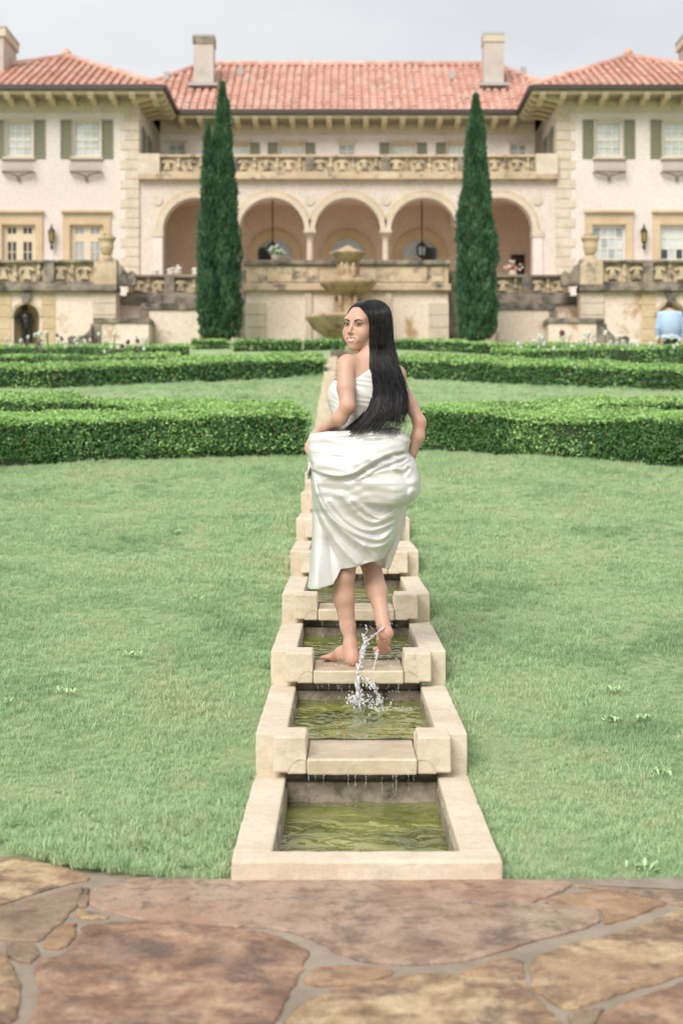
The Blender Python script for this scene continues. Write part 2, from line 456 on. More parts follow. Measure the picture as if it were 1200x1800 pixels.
FM = [flag_mat('red_brown_flagstone', [(0.135, 0.07, 0.043), (0.28, 0.155, 0.095), (0.42, 0.255, 0.16), (0.60, 0.42, 0.27), (0.29, 0.21, 0.165)], (3, 1, 0)),
      flag_mat('buff_flagstone', [(0.17, 0.108, 0.06), (0.34, 0.22, 0.125), (0.53, 0.38, 0.225), (0.70, 0.54, 0.345), (0.36, 0.225, 0.14)], (9, 4, 2)),
      flag_mat('grey_pink_flagstone', [(0.21, 0.14, 0.10), (0.35, 0.24, 0.175), (0.45, 0.325, 0.245), (0.53, 0.385, 0.28), (0.42, 0.24, 0.145)], (14, 7, 1), (0.22, 0.6)),
      flag_mat('orange_flagstone', [(0.24, 0.135, 0.075), (0.34, 0.205, 0.115), (0.43, 0.275, 0.165), (0.52, 0.36, 0.225), (0.35, 0.205, 0.13)], (21, 2, 5)),
      flag_mat('brown_flagstone', [(0.15, 0.105, 0.07), (0.26, 0.185, 0.12), (0.35, 0.25, 0.165), (0.45, 0.33, 0.215), (0.27, 0.195, 0.135)], (30, 12, 5))]
def flag(poly, mat, hgt=0.009):
    """poly in ground metres; outline roughened, top edge rounded over"""
    pts = [Vector((x, y)) for x, y in poly]
    # signed area -> ccw
    A = sum(pts[i].x*pts[(i+1) % len(pts)].y - pts[(i+1) % len(pts)].x*pts[i].y for i in range(len(pts)))
    if A < 0: pts.reverse()
    n = len(pts); out = []
    for i in range(n):                                   # Catmull-Rom subdivision with a little chipping
        p0, p1, p2, p3 = pts[i-1], pts[i], pts[(i+1) % n], pts[(i+2) % n]
        L = (p2-p1).length; k = max(2, min(12, int(L/0.025)))
        for j in range(k):
            s = j/k
            q = 0.5*((2*p1) + (p2-p0)*s + (2*p0-5*p1+4*p2-p3)*s*s + (-p0+3*p1-3*p2+p3)*s**3)
            q = q*0.45 + (p1*(1-s)+p2*s)*0.55
            out.append(q + Vector((random.gauss(0, 0.0028), random.gauss(0, 0.0028))))
    c = sum(out, Vector((0, 0)))/len(out)
    out = [q + (q-c).normalized()*0.0045 for q in out]
    mb = MB(); m = len(out)
    t1, t2 = random.uniform(-.004, .004), random.uniform(-.004, .004)
    for ins, z in ((0, -0.01), (0.0, hgt*0.45), (0.005, hgt*0.85), (0.016, hgt)):
        for q in out:
            dv = (c-q); l = max(dv.length, 1e-4)
            r = q + dv/l*min(ins, l*0.4)
            mb.v.append((r.x, r.y, z + (t1*(r.x-c.x)+t2*(r.y-c.y) if z > 0 else 0)))
    mb.v.append((c.x, c.y, hgt))
    for k in range(3):
        for i in range(m):
            j = (i+1) % m; mb.f.append((k*m+i, k*m+j, (k+1)*m+j, (k+1)*m+i)); mb.m.append(0)
    for i in range(m): mb.f.append((3*m+i, 3*m+(i+1) % m, 4*m)); mb.m.append(0)
    o = mk('flagstone', mb, mat, path, smooth=False)
    return o
def g(px, py):
    d = EYE*FPX/(py-HY); return (XP(px, d), d)
STONES = [
 (1, [(-130,1460),(0,1502),(50,1513),(105,1526),(155,1541),(150,1549),(90,1563),(0,1592),(-150,1625)]),
 (4, [(-150,1632),(0,1599),(100,1573),(143,1562),(139,1585),(110,1620),(65,1656),(0,1654),(-160,1660)]),
 (4, [(149,1564),(159,1566),(152,1596),(139,1595)]),
 (2, [(163,1566),(240,1546),(420,1549),(700,1551),(900,1551),(1000,1556),(985,1570),(930,1592),(1045,1602),(1050,1624),(1000,1640),(930,1657),(900,1668),(820,1690),(720,1697),(640,1692),(590,1676),(550,1652),(480,1633),(330,1629),(230,1613),(160,1592)]),
 (3, [(985,1578),(1060,1570),(1112,1578),(1166,1589),(1120,1610),(1062,1626),(1052,1600),(960,1590)]),
 (1, [(140,1602),(188,1612),(184,1617),(140,1616)]),
 (3, [(110,1629),(134,1627),(125,1655),(105,1670),(79,1667),(86,1650)]),
 (0, [(155,1629),(290,1622),(400,1632),(480,1647),(540,1673),(530,1700),(502,1755),(482,1800),(460,1880),(70,1880),(55,1800),(75,1755),(63,1712),(72,1692),(112,1682),(136,1652)]),
 (1, [(-170,1680),(0,1679),(20,1702),(34,1740),(28,1790),(0,1806),(-170,1830)]),
 (4, [(12,1661),(60,1663),(68,1680),(50,1694),(22,1686)]),
 (3, [(552,1706),(600,1701),(688,1708),(650,1727),(560,1736),(541,1730)]),
 (1, [(505,1800),(532,1766),(600,1741),(700,1722),(760,1717),(860,1724),(918,1732),(958,1777),(985,1800),(1015,1880),(490,1880)]),
 (3, [(812,1713),(880,1687),(917,1692),(918,1721),(880,1725)]),
 (1, [(937,1692),(1000,1663),(1100,1640),(1200,1600),(1330,1590),(1330,1694),(1200,1716),(1100,1746),(1002,1776),(962,1760),(937,1737)]),
 (0, [(1050,1806),(1080,1774),(1150,1747),(1230,1724),(1345,1712),(1345,1880),(1035,1880)]),
 (4, [(1004,1788),(1058,1776),(1036,1808),(1012,1822)]),
 (4, [(1010,1560),(1180,1568),(1330,1545),(1330,1583),(1200,1594),(1120,1573),(1060,1566)]),
]
for mi, poly in STONES: flag([g(x, y) for x, y in poly], FM[mi])
# the path goes on outside the frame: irregular cells there
def clip(poly, a, b, c):
    out = []
    for i in range(len(poly)):
        p, q = poly[i], poly[(i+1) % len(poly)]
        fp, fq = a*p[0]+b*p[1]-c, a*q[0]+b*q[1]-c
        if fp <= 0: out.append(p)
        if fp*fq < 0:
            s = fp/(fp-fq); out.append((p[0]+(q[0]-p[0])*s, p[1]+(q[1]-p[1])*s))
    return out
def cells(x0, x1, y0, y1, n):
    seeds = [(random.uniform(x0, x1), random.uniform(y0, y1)) for _ in range(n)]
    for a in seeds:
        poly = [(x0, y0), (x1, y0), (x1, y1), (x0, y1)]
        for b in seeds:
            if b is a: continue
            nx, ny = b[0]-a[0], b[1]-a[1]; L = math.hypot(nx, ny)
            poly = clip(poly, nx/L, ny/L, (nx*(a[0]+b[0])/2 + ny*(a[1]+b[1])/2)/L - 0.02)
            if len(poly) < 3: break
        if len(poly) >= 3:
            A = abs(sum(poly[i][0]*poly[(i+1) % len(poly)][1]-poly[(i+1) % len(poly)][0]*poly[i][1] for i in range(len(poly))))/2
            if A > 0.02: flag(poly, random.choice(FM))
cells(-3.6, -1.22, 1.2, 4.35, 22)
cells(1.22, 3.6, 1.2, 4.2, 20)
cells(-1.18, 1.18, 1.2, 2.86, 12)

# ------------------------------------------------------------------ water stairs
worn_tex = bpy.data.textures.new('worn_edges', 'CLOUDS'); worn_tex.noise_scale = 0.09; worn_tex.noise_depth = 3
def wear(o, amt=0.007, lv=4):
    """slightly uneven, chipped faces and edges"""
    m = o.modifiers.new('grid', 'SUBSURF'); m.subdivision_type = 'SIMPLE'; m.levels = m.render_levels = lv
    d = o.modifiers.new('worn', 'DISPLACE'); d.texture = worn_tex; d.texture_coords = 'GLOBAL'; d.strength = amt; d.mid_level = 0.5
    return o
ORD = ['lowest', 'second', 'third', 'fourth', 'fifth', 'sixth', 'seventh', 'eighth', 'ninth']
def block_poly(s):
    """front face of a spill block with its scooped inner bottom corner (x outward positive, z from coping top)"""
    pts = [(0.332, 0.0), (0.208, 0.0), (0.208, -0.088)]
    for k in range(6):
        a = math.pi/2*k/5
        pts.append((0.208 + 0.058*math.sin(a)*1.0, -0.088 - 0.038*(1-math.cos(a))))
    pts += [(0.268, -0.134), (0.332, -0.134)]
    return pts
def build_basin(n):
    d = D1 + RUN*n
    zt = 0.066 if n == 0 else terr(d) + 0.156
    z2 = terr(D1 + RUN*(n+1)) + 0.156
    wz = zt - (0.104 if n == 0 else 0.073)
    if n < 9:
        lab = ['lowest stone basin of the water stairs, rimmed all round, beside the flagstones',
               'second stone basin up from the flagstones, its pool catching the splash',
               'third stone basin up, the woman stands on its spill slab',
               'fourth stone basin up, just behind the woman\'s legs',
               'fifth stone basin up from the flagstones, half hidden by the dress hem',
               'sixth stone basin up from the flagstones, beside the dress',
               'seventh stone basin up from the flagstones, mostly behind the dress',
               'eighth stone basin up from the flagstones, only its left corner shows',
               'ninth stone basin up from the flagstones, at the foot of the hedges'][n]
    else: lab = 'far stone basin climbing between the hedges behind the woman'
    e = empty('stone_basin', (AX, d, zt-0.15), lab, 'basin', 'basins of the water stairs')
    x = lambda v: AX + v
    far = n > 9
    bv = 0 if far else 0.007
    jit = lambda: random.uniform(-.003, .003)
    base = zt - (0.22 if n == 0 else 0.34)
    yb = d + RUN + 0.02
    for s in (-1, 1):
        mb = MB().box(x(s*0.285), x(s*(0.402+jit())), d + (0.11 if n == 0 else 0), yb, base, zt)
        o_ = mk('coping', mb, M['basin'], e, bevel=bv)
        if n < 5: wear(o_)
    if n == 0:
        mk('front_coping', MB().box(x(-0.403), x(0.403), d-0.003, d+0.1075, -0.2, zt-0.0005), M['basin'], e, bevel=0.008)
        wear(e.children[-1]) if False else wear([c_ for c_ in bpy.data.objects if c_.parent == e and c_.name.startswith('front_coping')][0])
    else:
        # spill slab and the two blocks either side of it
        mk('spill_slab', MB().box(x(-0.2045), x(0.2045), d-0.105, d+0.262, zt-0.139, zt-0.078), M['lip'], e, bevel=bv)
        if n < 5: wear([c_ for c_ in bpy.data.objects if c_.parent == e and c_.name.startswith('spill_slab')][0], 0.006)
        for s in (-1, 1):
            pl = [(x(s*a), zt+0.002+b) for a, b in block_poly(s)]
            if s > 0: pl = pl[::-1]
            mb = MB().prism_y(pl[::-1], d-0.094, d+0.105)
            o_ = mk('spill_block', mb, M['basin'], e, bevel=bv)
            if n < 5: wear(o_, 0.005, 3)
            # corbel tucked under the block
            mk('corbel', MB().box(x(s*0.2065), x(s*0.280), d-0.0922, d+0.2, zt-0.1385, zt-0.03), M['basin'], e, bevel=bv)
        mk('front_wall', MB().box(x(-0.283), x(0.283), d+0.06, d+0.255, base, zt-0.1405), M['wet'], e)
    # rear wall below the next spill slab, leaving the dark gap
    top = min(zt + 0.0, z2 - 0.139 - 0.035)
    mk('rear_wall', MB().box(x(-0.283), x(0.283), d+RUN-0.012, d+RUN+0.045, base, top-0.012), M['wet'], e)
    for s in (-1, 1):   # wet inner faces
        mk('inner_wall', MB().box(x(s*0.2835), x(s*0.279), d+(0.109 if n == 0 else 0.264), d+RUN-0.014, base, zt-0.035), M['wet'], e)
    # water sheet
    mb = MB(); nx, ny = (18, 26) if n < 3 else (4, 6)
    y0, y1 = d + (0.1 if n == 0 else 0.255), d+RUN-0.01
    for j in range(ny+1):
        for i in range(nx+1):
            X = -0.281 + 0.562*i/nx; Y = y0 + (y1-y0)*j/ny
            amp = 0.0022 if n < 3 else 0
            if n == 1:
                r = math.hypot(X-0.02, Y-(D1+2*RUN-0.22)); amp = 0.0022 + 0.006*math.exp(-r*r/0.05)
            zz = wz + amp*(math.sin(33*Y+9*X+2*math.sin(14*X)) + 0.7*math.sin(51*X-22*Y) + random.uniform(-.5, .5))
            mb.v.append((x(X), Y, zz))
    for j in range(ny):
        for i in range(nx):
            a = j*(nx+1)+i; mb.f.append((a, a+1, a+nx+2, a+nx+1)); mb.m.append(0)
    tag(mk('water', mb, M['water'], smooth=True), kind='structure')
for n in range(27): build_basin(n)

# ------------------------------------------------------------------ hedges
def scatter_leaves(Pn, Nn, size, tint_fn, elong=1.35, spread=0.9):
    """one bent quad leaf at every point; returns V, F(quads), colours"""
    n = len(Pn)
    size = size*(0.65 + 0.7*RNG.random(n))
    nr = Nn + spread*RNG.normal(size=(n, 3)); nr /= np.linalg.norm(nr, axis=1, keepdims=True)+1e-9
    t = RNG.normal(size=(n, 3)); t -= (t*nr).sum(1, keepdims=True)*nr; t /= np.linalg.norm(t, axis=1, keepdims=True)+1e-9
    b = np.cross(nr, t)
    L = (size*elong/2)[:, None]; W = (size/2*0.62)[:, None]
    V = np.empty((n, 4, 3), np.float32)
    V[:, 0] = Pn - t*L; V[:, 1] = Pn + b*W + nr*W*0.25; V[:, 2] = Pn + t*L; V[:, 3] = Pn - b*W + nr*W*0.25
    c = np.repeat(tint_fn(n)[:, None, :], 4, 1)
    F = np.arange(n*4).reshape(n, 4)
    return V.reshape(-1, 3), F, c.reshape(-1, 3)
def vnoise(p, s, seed=0):
    q = np.asarray(p)*s + seed*17.3
    return (np.sin(q[:, 0]*1.7+1.3*np.sin(q[:, 1]*1.1+q[:, 2])) + np.sin(q[:, 1]*1.9+1.1*np.sin(q[:, 2]*1.4+q[:, 0]*.7)) + np.sin(q[:, 2]*2.1+1.2*np.sin(q[:, 0]*1.2)))/3
def hedge(line, h, thick, dens, leaf, label, group, top_light=1.0, name='boxwood_hedge'):
    """line: list of (x,d) along the FRONT foot of the hedge; the top follows the slope of the ground"""
    L = [Vector((x, d)) for x, d in line]
    seg = [(L[i+1]-L[i]).length for i in range(len(L)-1)]; tot = sum(seg)
    def at(s):
        for i, q in enumerate(seg):
            if s <= q or i == len(seg)-1:
                u = min(1, s/q); p = L[i].lerp(L[i+1], u); break
            s -= q
        i0 = max(0, i-1); i1 = min(len(L)-1, i+2)
        t = (L[i1]-L[i0]).normalized(); nrm = Vector((-t.y, t.x))
        if nrm.y < 0: nrm = -nrm
        return p, nrm
    K = max(8, int(tot/0.12)); tab = [at(tot*k/K) for k in range(K+1)]
    px = np.array([[p.x, p.y] for p, _ in tab]); nv = np.array([[q.x, q.y] for _, q in tab])
    def world(s, dep, up):
        k = s/tot*K; i = np.clip(k.astype(int), 0, K-1); f = (k-i)[:, None]
        p = px[i]*(1-f)+px[i+1]*f; nn = nv[i]*(1-f)+nv[i+1]*f
        q = p + nn*dep[:, None]
        z = np.interp(q[:, 1], [a[0] for a in _prof], [a[1] for a in _prof]) + up
        return np.column_stack([q, z]), nn
    # leaves: front, top, back and the two ends
    def area_pts(kind):
        if kind == 'f': A = tot*h
        elif kind == 't': A = tot*thick
        elif kind == 'b': A = tot*h*0.3
        else: A = thick*h
        n = int(A*dens); u, v = RNG.random(n), RNG.random(n)
        rnd = 0.05
        if kind == 'f': s, dep, up, N = u*tot, np.zeros(n), v**0.9*h, (0, -1, 0.2)
        elif kind == 't': s, dep, up, N = u*tot, v*thick, np.full(n, h), (0, 0, 1)
        elif kind == 'b': s, dep, up, N = u*tot, np.full(n, thick), h*(0.4+0.6*v), (0, 1, 0.2)
        elif kind == 'l': s, dep, up, N = np.zeros(n), u*thick, v*h, (-1, -.3, 0.2)
        else: s, dep, up, N = np.full(n, tot), u*thick, v*h, (1, -.3, 0.2)
        # round the shoulders and push leaves in and out (uneven clipping)
        inn = np.abs(RNG.normal(0, 0.022, n))
        if kind in 'fb':
            sgn = 1 if kind == 'f' else -1
            dep = dep + sgn*(inn + 0.05*np.clip((up/h-0.82)/0.18, 0, 1)**2 + 0.045*np.clip((0.2-up/h)/0.2, 0, 1))
        elif kind == 't': up = up - inn*0.7 - 0.03*np.clip((0.12-v)/0.12, 0, 1) - 0.03*np.clip((v-0.88)/0.12, 0, 1)
        else: s = s + (inn if kind == 'l' else -inn) + (1 if kind == 'l' else -1)*0.06*(np.abs(2*u-1)**3 + np.clip((up/h-.8)/.2, 0, 1))
        s = np.clip(s, 0, tot-1e-4)
        p, nn = world(s, dep, up)
        w = vnoise(p, 5.0)*0.035 + vnoise(p, 1.6, 3)*0.045 + vnoise(p, 13.0, 4)*0.015
        N = np.tile(np.array(N, float), (n, 1))
        p = p + N*w[:, None]
        return p, N, up/h
    Vs, Fs, Cs, o = [], [], [], 0
    for kind in 'ftblr':
        p, N, rel = area_pts(kind)
        if len(p) == 0: continue
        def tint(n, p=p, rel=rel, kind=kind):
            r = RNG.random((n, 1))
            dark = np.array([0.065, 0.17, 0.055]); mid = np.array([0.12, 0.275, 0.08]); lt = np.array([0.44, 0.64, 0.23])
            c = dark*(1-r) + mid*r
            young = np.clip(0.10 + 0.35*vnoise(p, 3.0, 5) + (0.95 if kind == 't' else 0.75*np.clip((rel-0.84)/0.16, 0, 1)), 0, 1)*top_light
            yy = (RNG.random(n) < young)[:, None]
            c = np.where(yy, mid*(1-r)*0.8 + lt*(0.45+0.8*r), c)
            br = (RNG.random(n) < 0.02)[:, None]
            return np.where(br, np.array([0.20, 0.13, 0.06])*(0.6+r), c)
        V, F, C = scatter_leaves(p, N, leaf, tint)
        Vs.append(V); Fs.append(F+o); Cs.append(C); o += len(V)
    V = np.concatenate(Vs); F = np.concatenate(Fs); C = np.concatenate(Cs)
    # dark box core added inside to block light between the leaves
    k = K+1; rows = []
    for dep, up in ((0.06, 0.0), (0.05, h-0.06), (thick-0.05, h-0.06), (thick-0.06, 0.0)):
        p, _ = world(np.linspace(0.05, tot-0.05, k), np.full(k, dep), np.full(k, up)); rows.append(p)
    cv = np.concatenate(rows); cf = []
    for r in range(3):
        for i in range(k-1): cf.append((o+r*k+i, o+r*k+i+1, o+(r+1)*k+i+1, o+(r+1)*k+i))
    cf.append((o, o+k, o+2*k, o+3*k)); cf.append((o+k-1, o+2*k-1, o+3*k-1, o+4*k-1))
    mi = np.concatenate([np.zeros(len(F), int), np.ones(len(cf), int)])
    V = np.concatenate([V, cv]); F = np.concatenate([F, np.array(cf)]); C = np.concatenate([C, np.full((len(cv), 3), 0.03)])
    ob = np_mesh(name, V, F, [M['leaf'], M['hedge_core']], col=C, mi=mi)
    return tag(ob, label, 'hedge', group)
GH = 'clipped box hedges of the parterre'
def hl(pts, d0=None):
    """(px, d) list -> (x,d)"""
    return [(XP(px, d), d) for px, d in pts]
hedge(hl([(-420, 12.6), (-150, 13.45), (0, 13.85), (150, 14.1), (300, 14.35), (440, 14.62), (548, 14.75)]), 0.455, 0.95, 6600, 0.027, 'thick clipped hedge at the near lawn\'s far edge, left of the woman', GH)
hedge(hl([(727, 15.0), (800, 14.85), (900, 14.55), (1010, 14.25), (1120, 14.02), (1200, 13.85), (1350, 13.4), (1620, 12.5)]), 0.46, 0.95, 6600, 0.027, 'thick clipped hedge at the near lawn\'s far edge, right of the woman', GH)
hedge(hl([(-500, 17.6), (-200, 17.2), (0, 16.9), (150, 16.65), (300, 16.25), (430, 15.75)]), 0.40, 0.6, 3000, 0.034, 'narrow hedge branching off behind the near left hedge', GH)
hedge(hl([(905, 15.75), (1010, 16.15), (1100, 16.45), (1200, 16.7), (1400, 17.1), (1700, 17.5)]), 0.40, 0.6, 3000, 0.034, 'narrow hedge branching off behind the near right hedge', GH)
hedge(hl([(-300, 22.4), (-100, 23.0), (60, 23.4), (225, 24.05), (400, 25.1), (575, 26.2)]), 0.36, 1.5, 1500, 0.044, 'wide hedge across the far lawn\'s end on the left', GH, 0.9)
hedge(hl([(692, 25.9), (800, 25.0), (950, 24.0), (1120, 23.0), (1250, 22.6), (1500, 22.0)]), 0.37, 1.5, 1500, 0.044, 'wide hedge across the far lawn\'s end on the right', GH, 0.9)
hedge(hl([(-250, 30.6), (0, 30.9), (150, 31.2), (320, 31.6)]), 0.48, 0.6, 900, 0.055, 'low hedge row behind the left flowers', GH, 1.0)
hedge(hl([(860, 30.0), (1000, 29.4), (1140, 28.8), (1260, 28.3), (1450, 28)]), 0.52, 0.6, 900, 0.055, 'low hedge row in front of the man in the blue shirt', GH, 1.0)
hedge(hl([(-200, 35.6), (0, 35.8), (200, 36.0), (330, 36.2)]), 0.28, 0.6, 700, 0.06, 'last long hedge row below the left terrace wall', GH)
hedge(hl([(335, 38.6), (404, 38.6)]), 0.28, 0.6, 700, 0.06, 'short hedge piece at the foot of the left cypress', GH)
hedge(hl([(410, 37.6), (530, 37.6)]), 0.30, 0.7, 800, 0.06, 'short squared hedge block left of the fountain', GH, 0.6)
hedge(hl([(534, 38.2), (602, 38.2)]), 0.26, 0.7, 800, 0.06, 'short hedge block directly below the fountain', GH, 0.7)
hedge(hl([(690, 38.0), (790, 37.6), (900, 36.6), (1050, 36.0), (1200, 35.6), (1350, 35.2)]), 0.29, 0.6, 700, 0.06, 'last long hedge row below the right terrace wall', GH)
hedge(hl([(700, 34.0), (800, 33.4), (950, 32.6)]), 0.25, 0.6, 700, 0.06, 'low hedge row running behind the woman\'s hair to the right', GH)
hedge(hl([(330, 33.0), (450, 33.6), (570, 34.2)]), 0.25, 0.6, 700, 0.06, 'low hedge row left of the woman\'s face beyond the wide hedge', GH)

# ------------------------------------------------------------------ grass
def make_tufts():
    coll = bpy.data.collections.new('tufts')
    for k in range(8):
        rs = np.random.default_rng(100+k); V, F = [], []
        nb = 30
        for b in range(nb):
            a = rs.uniform(0, 6.283); r = 0.028*math.sqrt(rs.random()); x, y = r*math.cos(a), r*math.sin(a)
            hgt = rs.uniform(0.014, 0.036)*(1.25 if k > 5 else 1); lean = rs.uniform(0.15, 1.1); la = rs.uniform(0, 6.283)
            w = rs.uniform(0.0008, 0.0016); dx, dy = math.cos(la), math.sin(la); o = len(V)
            for s, ww in ((0, 1), (0.55, 0.85), (1, 0.12)):
                bx, by, bz = x+dx*lean*hgt*s*s, y+dy*lean*hgt*s*s, hgt*s*(1-0.22*lean*s)
                V += [(bx-dy*w*ww, by+dx*w*ww, bz), (bx+dy*w*ww, by-dx*w*ww, bz)]
            F += [(o, o+1, o+3, o+2), (o+2, o+3, o+5, o+4)]
        me = bpy.data.meshes.new('tuft'); me.from_pydata(V, [], F); me.materials.append(M['grass'])
        coll.objects.link(bpy.data.objects.new('tuft', me))
    return coll
TUFTS = make_tufts()
def gn_instancer(coll):
    ng = bpy.data.node_groups.new('grass_nodes', 'GeometryNodeTree')
    ng.interface.new_socket('Geometry', in_out='INPUT', socket_type='NodeSocketGeometry')
    ng.interface.new_socket('Geometry', in_out='OUTPUT', socket_type='NodeSocketGeometry')
    N, L = ng.nodes, ng.links
    gi, go = N.new('NodeGroupInput'), N.new('NodeGroupOutput')
    ci = N.new('GeometryNodeCollectionInfo'); ci.inputs['Collection'].default_value = coll
    ci.inputs['Separate Children'].default_value = True; ci.inputs['Reset Children'].default_value = True
    ip = N.new('GeometryNodeInstanceOnPoints'); ip.inputs['Pick Instance'].default_value = True
    ar = N.new('GeometryNodeInputNamedAttribute'); ar.data_type = 'FLOAT_VECTOR'; ar.inputs[0].default_value = 'rot'
    asx = N.new('GeometryNodeInputNamedAttribute'); asx.data_type = 'FLOAT'; asx.inputs[0].default_value = 'scl'
    L.new(gi.outputs[0], ip.inputs['Points']); L.new(ci.outputs[0], ip.inputs['Instance'])
    L.new(ar.outputs['Attribute'], ip.inputs['Rotation']); L.new(asx.outputs['Attribute'], ip.inputs['Scale'])
    L.new(ip.outputs[0], go.inputs[0])
    return ng
def lawn_z(x, d):
    z = np.interp(d, [a[0] for a in _prof], [a[1] for a in _prof])
    z = z + 0.012*np.sin(1.7*x+0.8*d) + 0.01*np.sin(2.9*d-x)
    return np.where((d < 5), np.minimum(z, 0.02 + 0.06*(d-4.3)), z)
def grass():
    X, D, S = [], [], []
    def band(d0, d1, dens, s0, margin=0.9):
        w = 0.24*d1 + margin; n = int(2*w*(d1-d0)*dens)
        x = RNG.uniform(-w, w, n); d = RNG.uniform(d0, d1, n)
        keep = (np.abs(x) < 0.24*d+margin) & (np.abs(x-AX) > 0.418)
        le = np.array([lawn_edge(v) for v in x]) if d0 < 6 else np.zeros(n)
        keep &= d > le + 0.005
        # clumpy growth and worn spots
        p = np.column_stack([x, d, np.zeros(n)])
        v = vnoise(p, 2.2, 1)*0.5 + vnoise(p, 6.0, 2)*0.5
        worn = vnoise(np.column_stack([x, d*1.0, np.zeros(n)]), 1.3, 9)
        keep &= RNG.random(n) < np.clip(0.86 + 0.5*v - 0.45*(worn > 0.55)*(x > 0.5), 0.12, 1)
        s = s0*(0.75 + 0.32*v + 0.35*RNG.random(n))
        s = s*np.where(RNG.random(n) < 0.03, 1.5, 1)
        if d0 < 6: s = s*np.where(d < le+0.1, 1.12, 1.0)
        s = s*np.where((np.abs(x-AX) < 0.5), 1.25, 1.0)
        X.append(x[keep]); D.append(d[keep]); S.append(s[keep])
    band(4.22, 6.0, 2900, 0.82); band(6.0, 8.5, 2000, 0.92); band(8.5, 11.5, 1150, 1.1); band(11.5, 15.4, 700, 1.2)
    band(15.4, 27, 110, 1.9, 1.5)
    x, d, s = np.concatenate(X), np.concatenate(D), np.concatenate(S)
    z = lawn_z(x, d)
    n = len(x)
    me = bpy.data.meshes.new('grass'); me.vertices.add(n)
    me.vertices.foreach_set('co', np.column_stack([x, d, z-0.004]).astype(np.float32).ravel())
    rot = np.column_stack([RNG.normal(0, 0.12, n), RNG.normal(0, 0.12, n), RNG.uniform(0, 6.283, n)]).astype(np.float32)
    a = me.attributes.new('rot', 'FLOAT_VECTOR', 'POINT'); a.data.foreach_set('vector', rot.ravel())
    a = me.attributes.new('scl', 'FLOAT', 'POINT'); a.data.foreach_set('value', s.astype(np.float32))
    o = bpy.data.objects.new('grass', me); COL.objects.link(o); me.materials.append(M['grass'])
    m = o.modifiers.new('grass', 'NODES'); m.node_group = gn_instancer(TUFTS)
    tag(o, 'short soft green grass covering the sloping lawns', 'grass', kind='stuff')
    print('GRASS', n)
grass()

# broad-leaved weeds standing out of the lawn
def weeds():
    t = NT('weed_leaf'); wm = t.set(Base_Color=t.ramp(t.noise(30).outputs[0], [(0.3, (0.34, 0.52, 0.25)), (0.7, (0.46, 0.62, 0.33))]), Roughness=0.5)
    spots = [(235,1160,'pale weed clump high on the left lawn'), (340,1055,'small weed on the left lawn level with the dress hem'), (16,1248,'weed at the left edge of the near lawn'),
             (118,1228,'tiny weed left of the middle of the near left lawn'), (310,940,'bright weed on the upper left lawn'), (1075,1276,'pale broad-leaved weed on the right lawn'),
             (1133,1276,'darker bushy weed beside the pale one on the right lawn'), (1080,1222,'dark grass-like tuft on the right lawn'), (1005,930,'bright weed on the upper right lawn'),
             (1130,1528,'clover clump at the right lawn edge by the flagstones'), (880,945,'small light weed right of the dress'), (1160,1373,'low weed near the right frame edge')]
    for px, py, lab in spots:
        # walk down the slope until the sight line meets the lawn
        d = 4.3
        while d < 15 and EYE-(py-HY)*d/FPX > terr(d): d += 0.01
        c = Vector((XP(px, d), d, float(lawn_z(np.array([XP(px, d)]), np.array([d]))[0])))
        mb = MB(); rr = random.Random(px)
        for k in range(rr.randint(22, 34)):
            c0 = c; a = rr.uniform(0, 6.283); jx, jy = rr.gauss(0, .018), rr.gauss(0, .025); L = rr.uniform(0.012, 0.034); w = L*0.2; up = rr.uniform(0.3, 1.1)
            dx, dy = math.cos(a), math.sin(a); o = len(mb.v)
            for s, ww, zz in ((0.05, 0.3, 0), (0.5, 1, 0.62), (1.0, 0.05, 0.8)):
                p = c + Vector((jx + dx*L*s, jy + dy*L*s, 0.020 + L*up*zz))
                mb.v += [(p.x-dy*w*ww, p.y+dx*w*ww, p.z), (p.x+dy*w*ww, p.y-dx*w*ww, p.z)]
            mb.f += [(o, o+1, o+3, o+2), (o+2, o+3, o+5, o+4)]; mb.m += [0, 0]
        tag(mk('lawn_weed', mb, wm), lab, 'weed', 'weeds in the lawn')
weeds()
# ------------------------------------------------------------------ villa
VX = XP(611, 49.0)                 # the villa's axis
DW, DM = 49.0, 52.4                # wing front, recessed upper front
S49 = FPX/DW
FLOOR = 6.36                       # terrace level
EAVE = 13.86
villa = empty('villa', (VX, 52, FLOOR), 'wide pink plastered villa with red tiled roof, arcade and two wings', 'building')
def vx(px, d=DW): return XP(px, d)
def vz(py, d=DW): return ZP(py, d)
XI = 7.2                           # inner wing corner from axis
XO = 15.2                          # outer wing corner
def wall_with_openings(name, x0, x1, z0, z1, y0, y1, holes, mat):
    """a wall slab made of pieces butted round rectangular openings"""
    mb = MB()
    xs = sorted(set([x0, x1] + [h[0] for h in holes] + [h[1] for h in holes]))
    for a, b in zip(xs[:-1], xs[1:]):
        hs = sorted([h for h in holes if h[0] <= a+1e-6 and h[1] >= b-1e-6], key=lambda h: h[2])
        z = z0
        for h in hs:
            if h[2] > z: mb.box(a, b, y0, y1, z, h[2])
            z = h[3]
        if z < z1: mb.box(a, b, y0, y1, z, z1)
    return mk(name, mb, mat, villa)
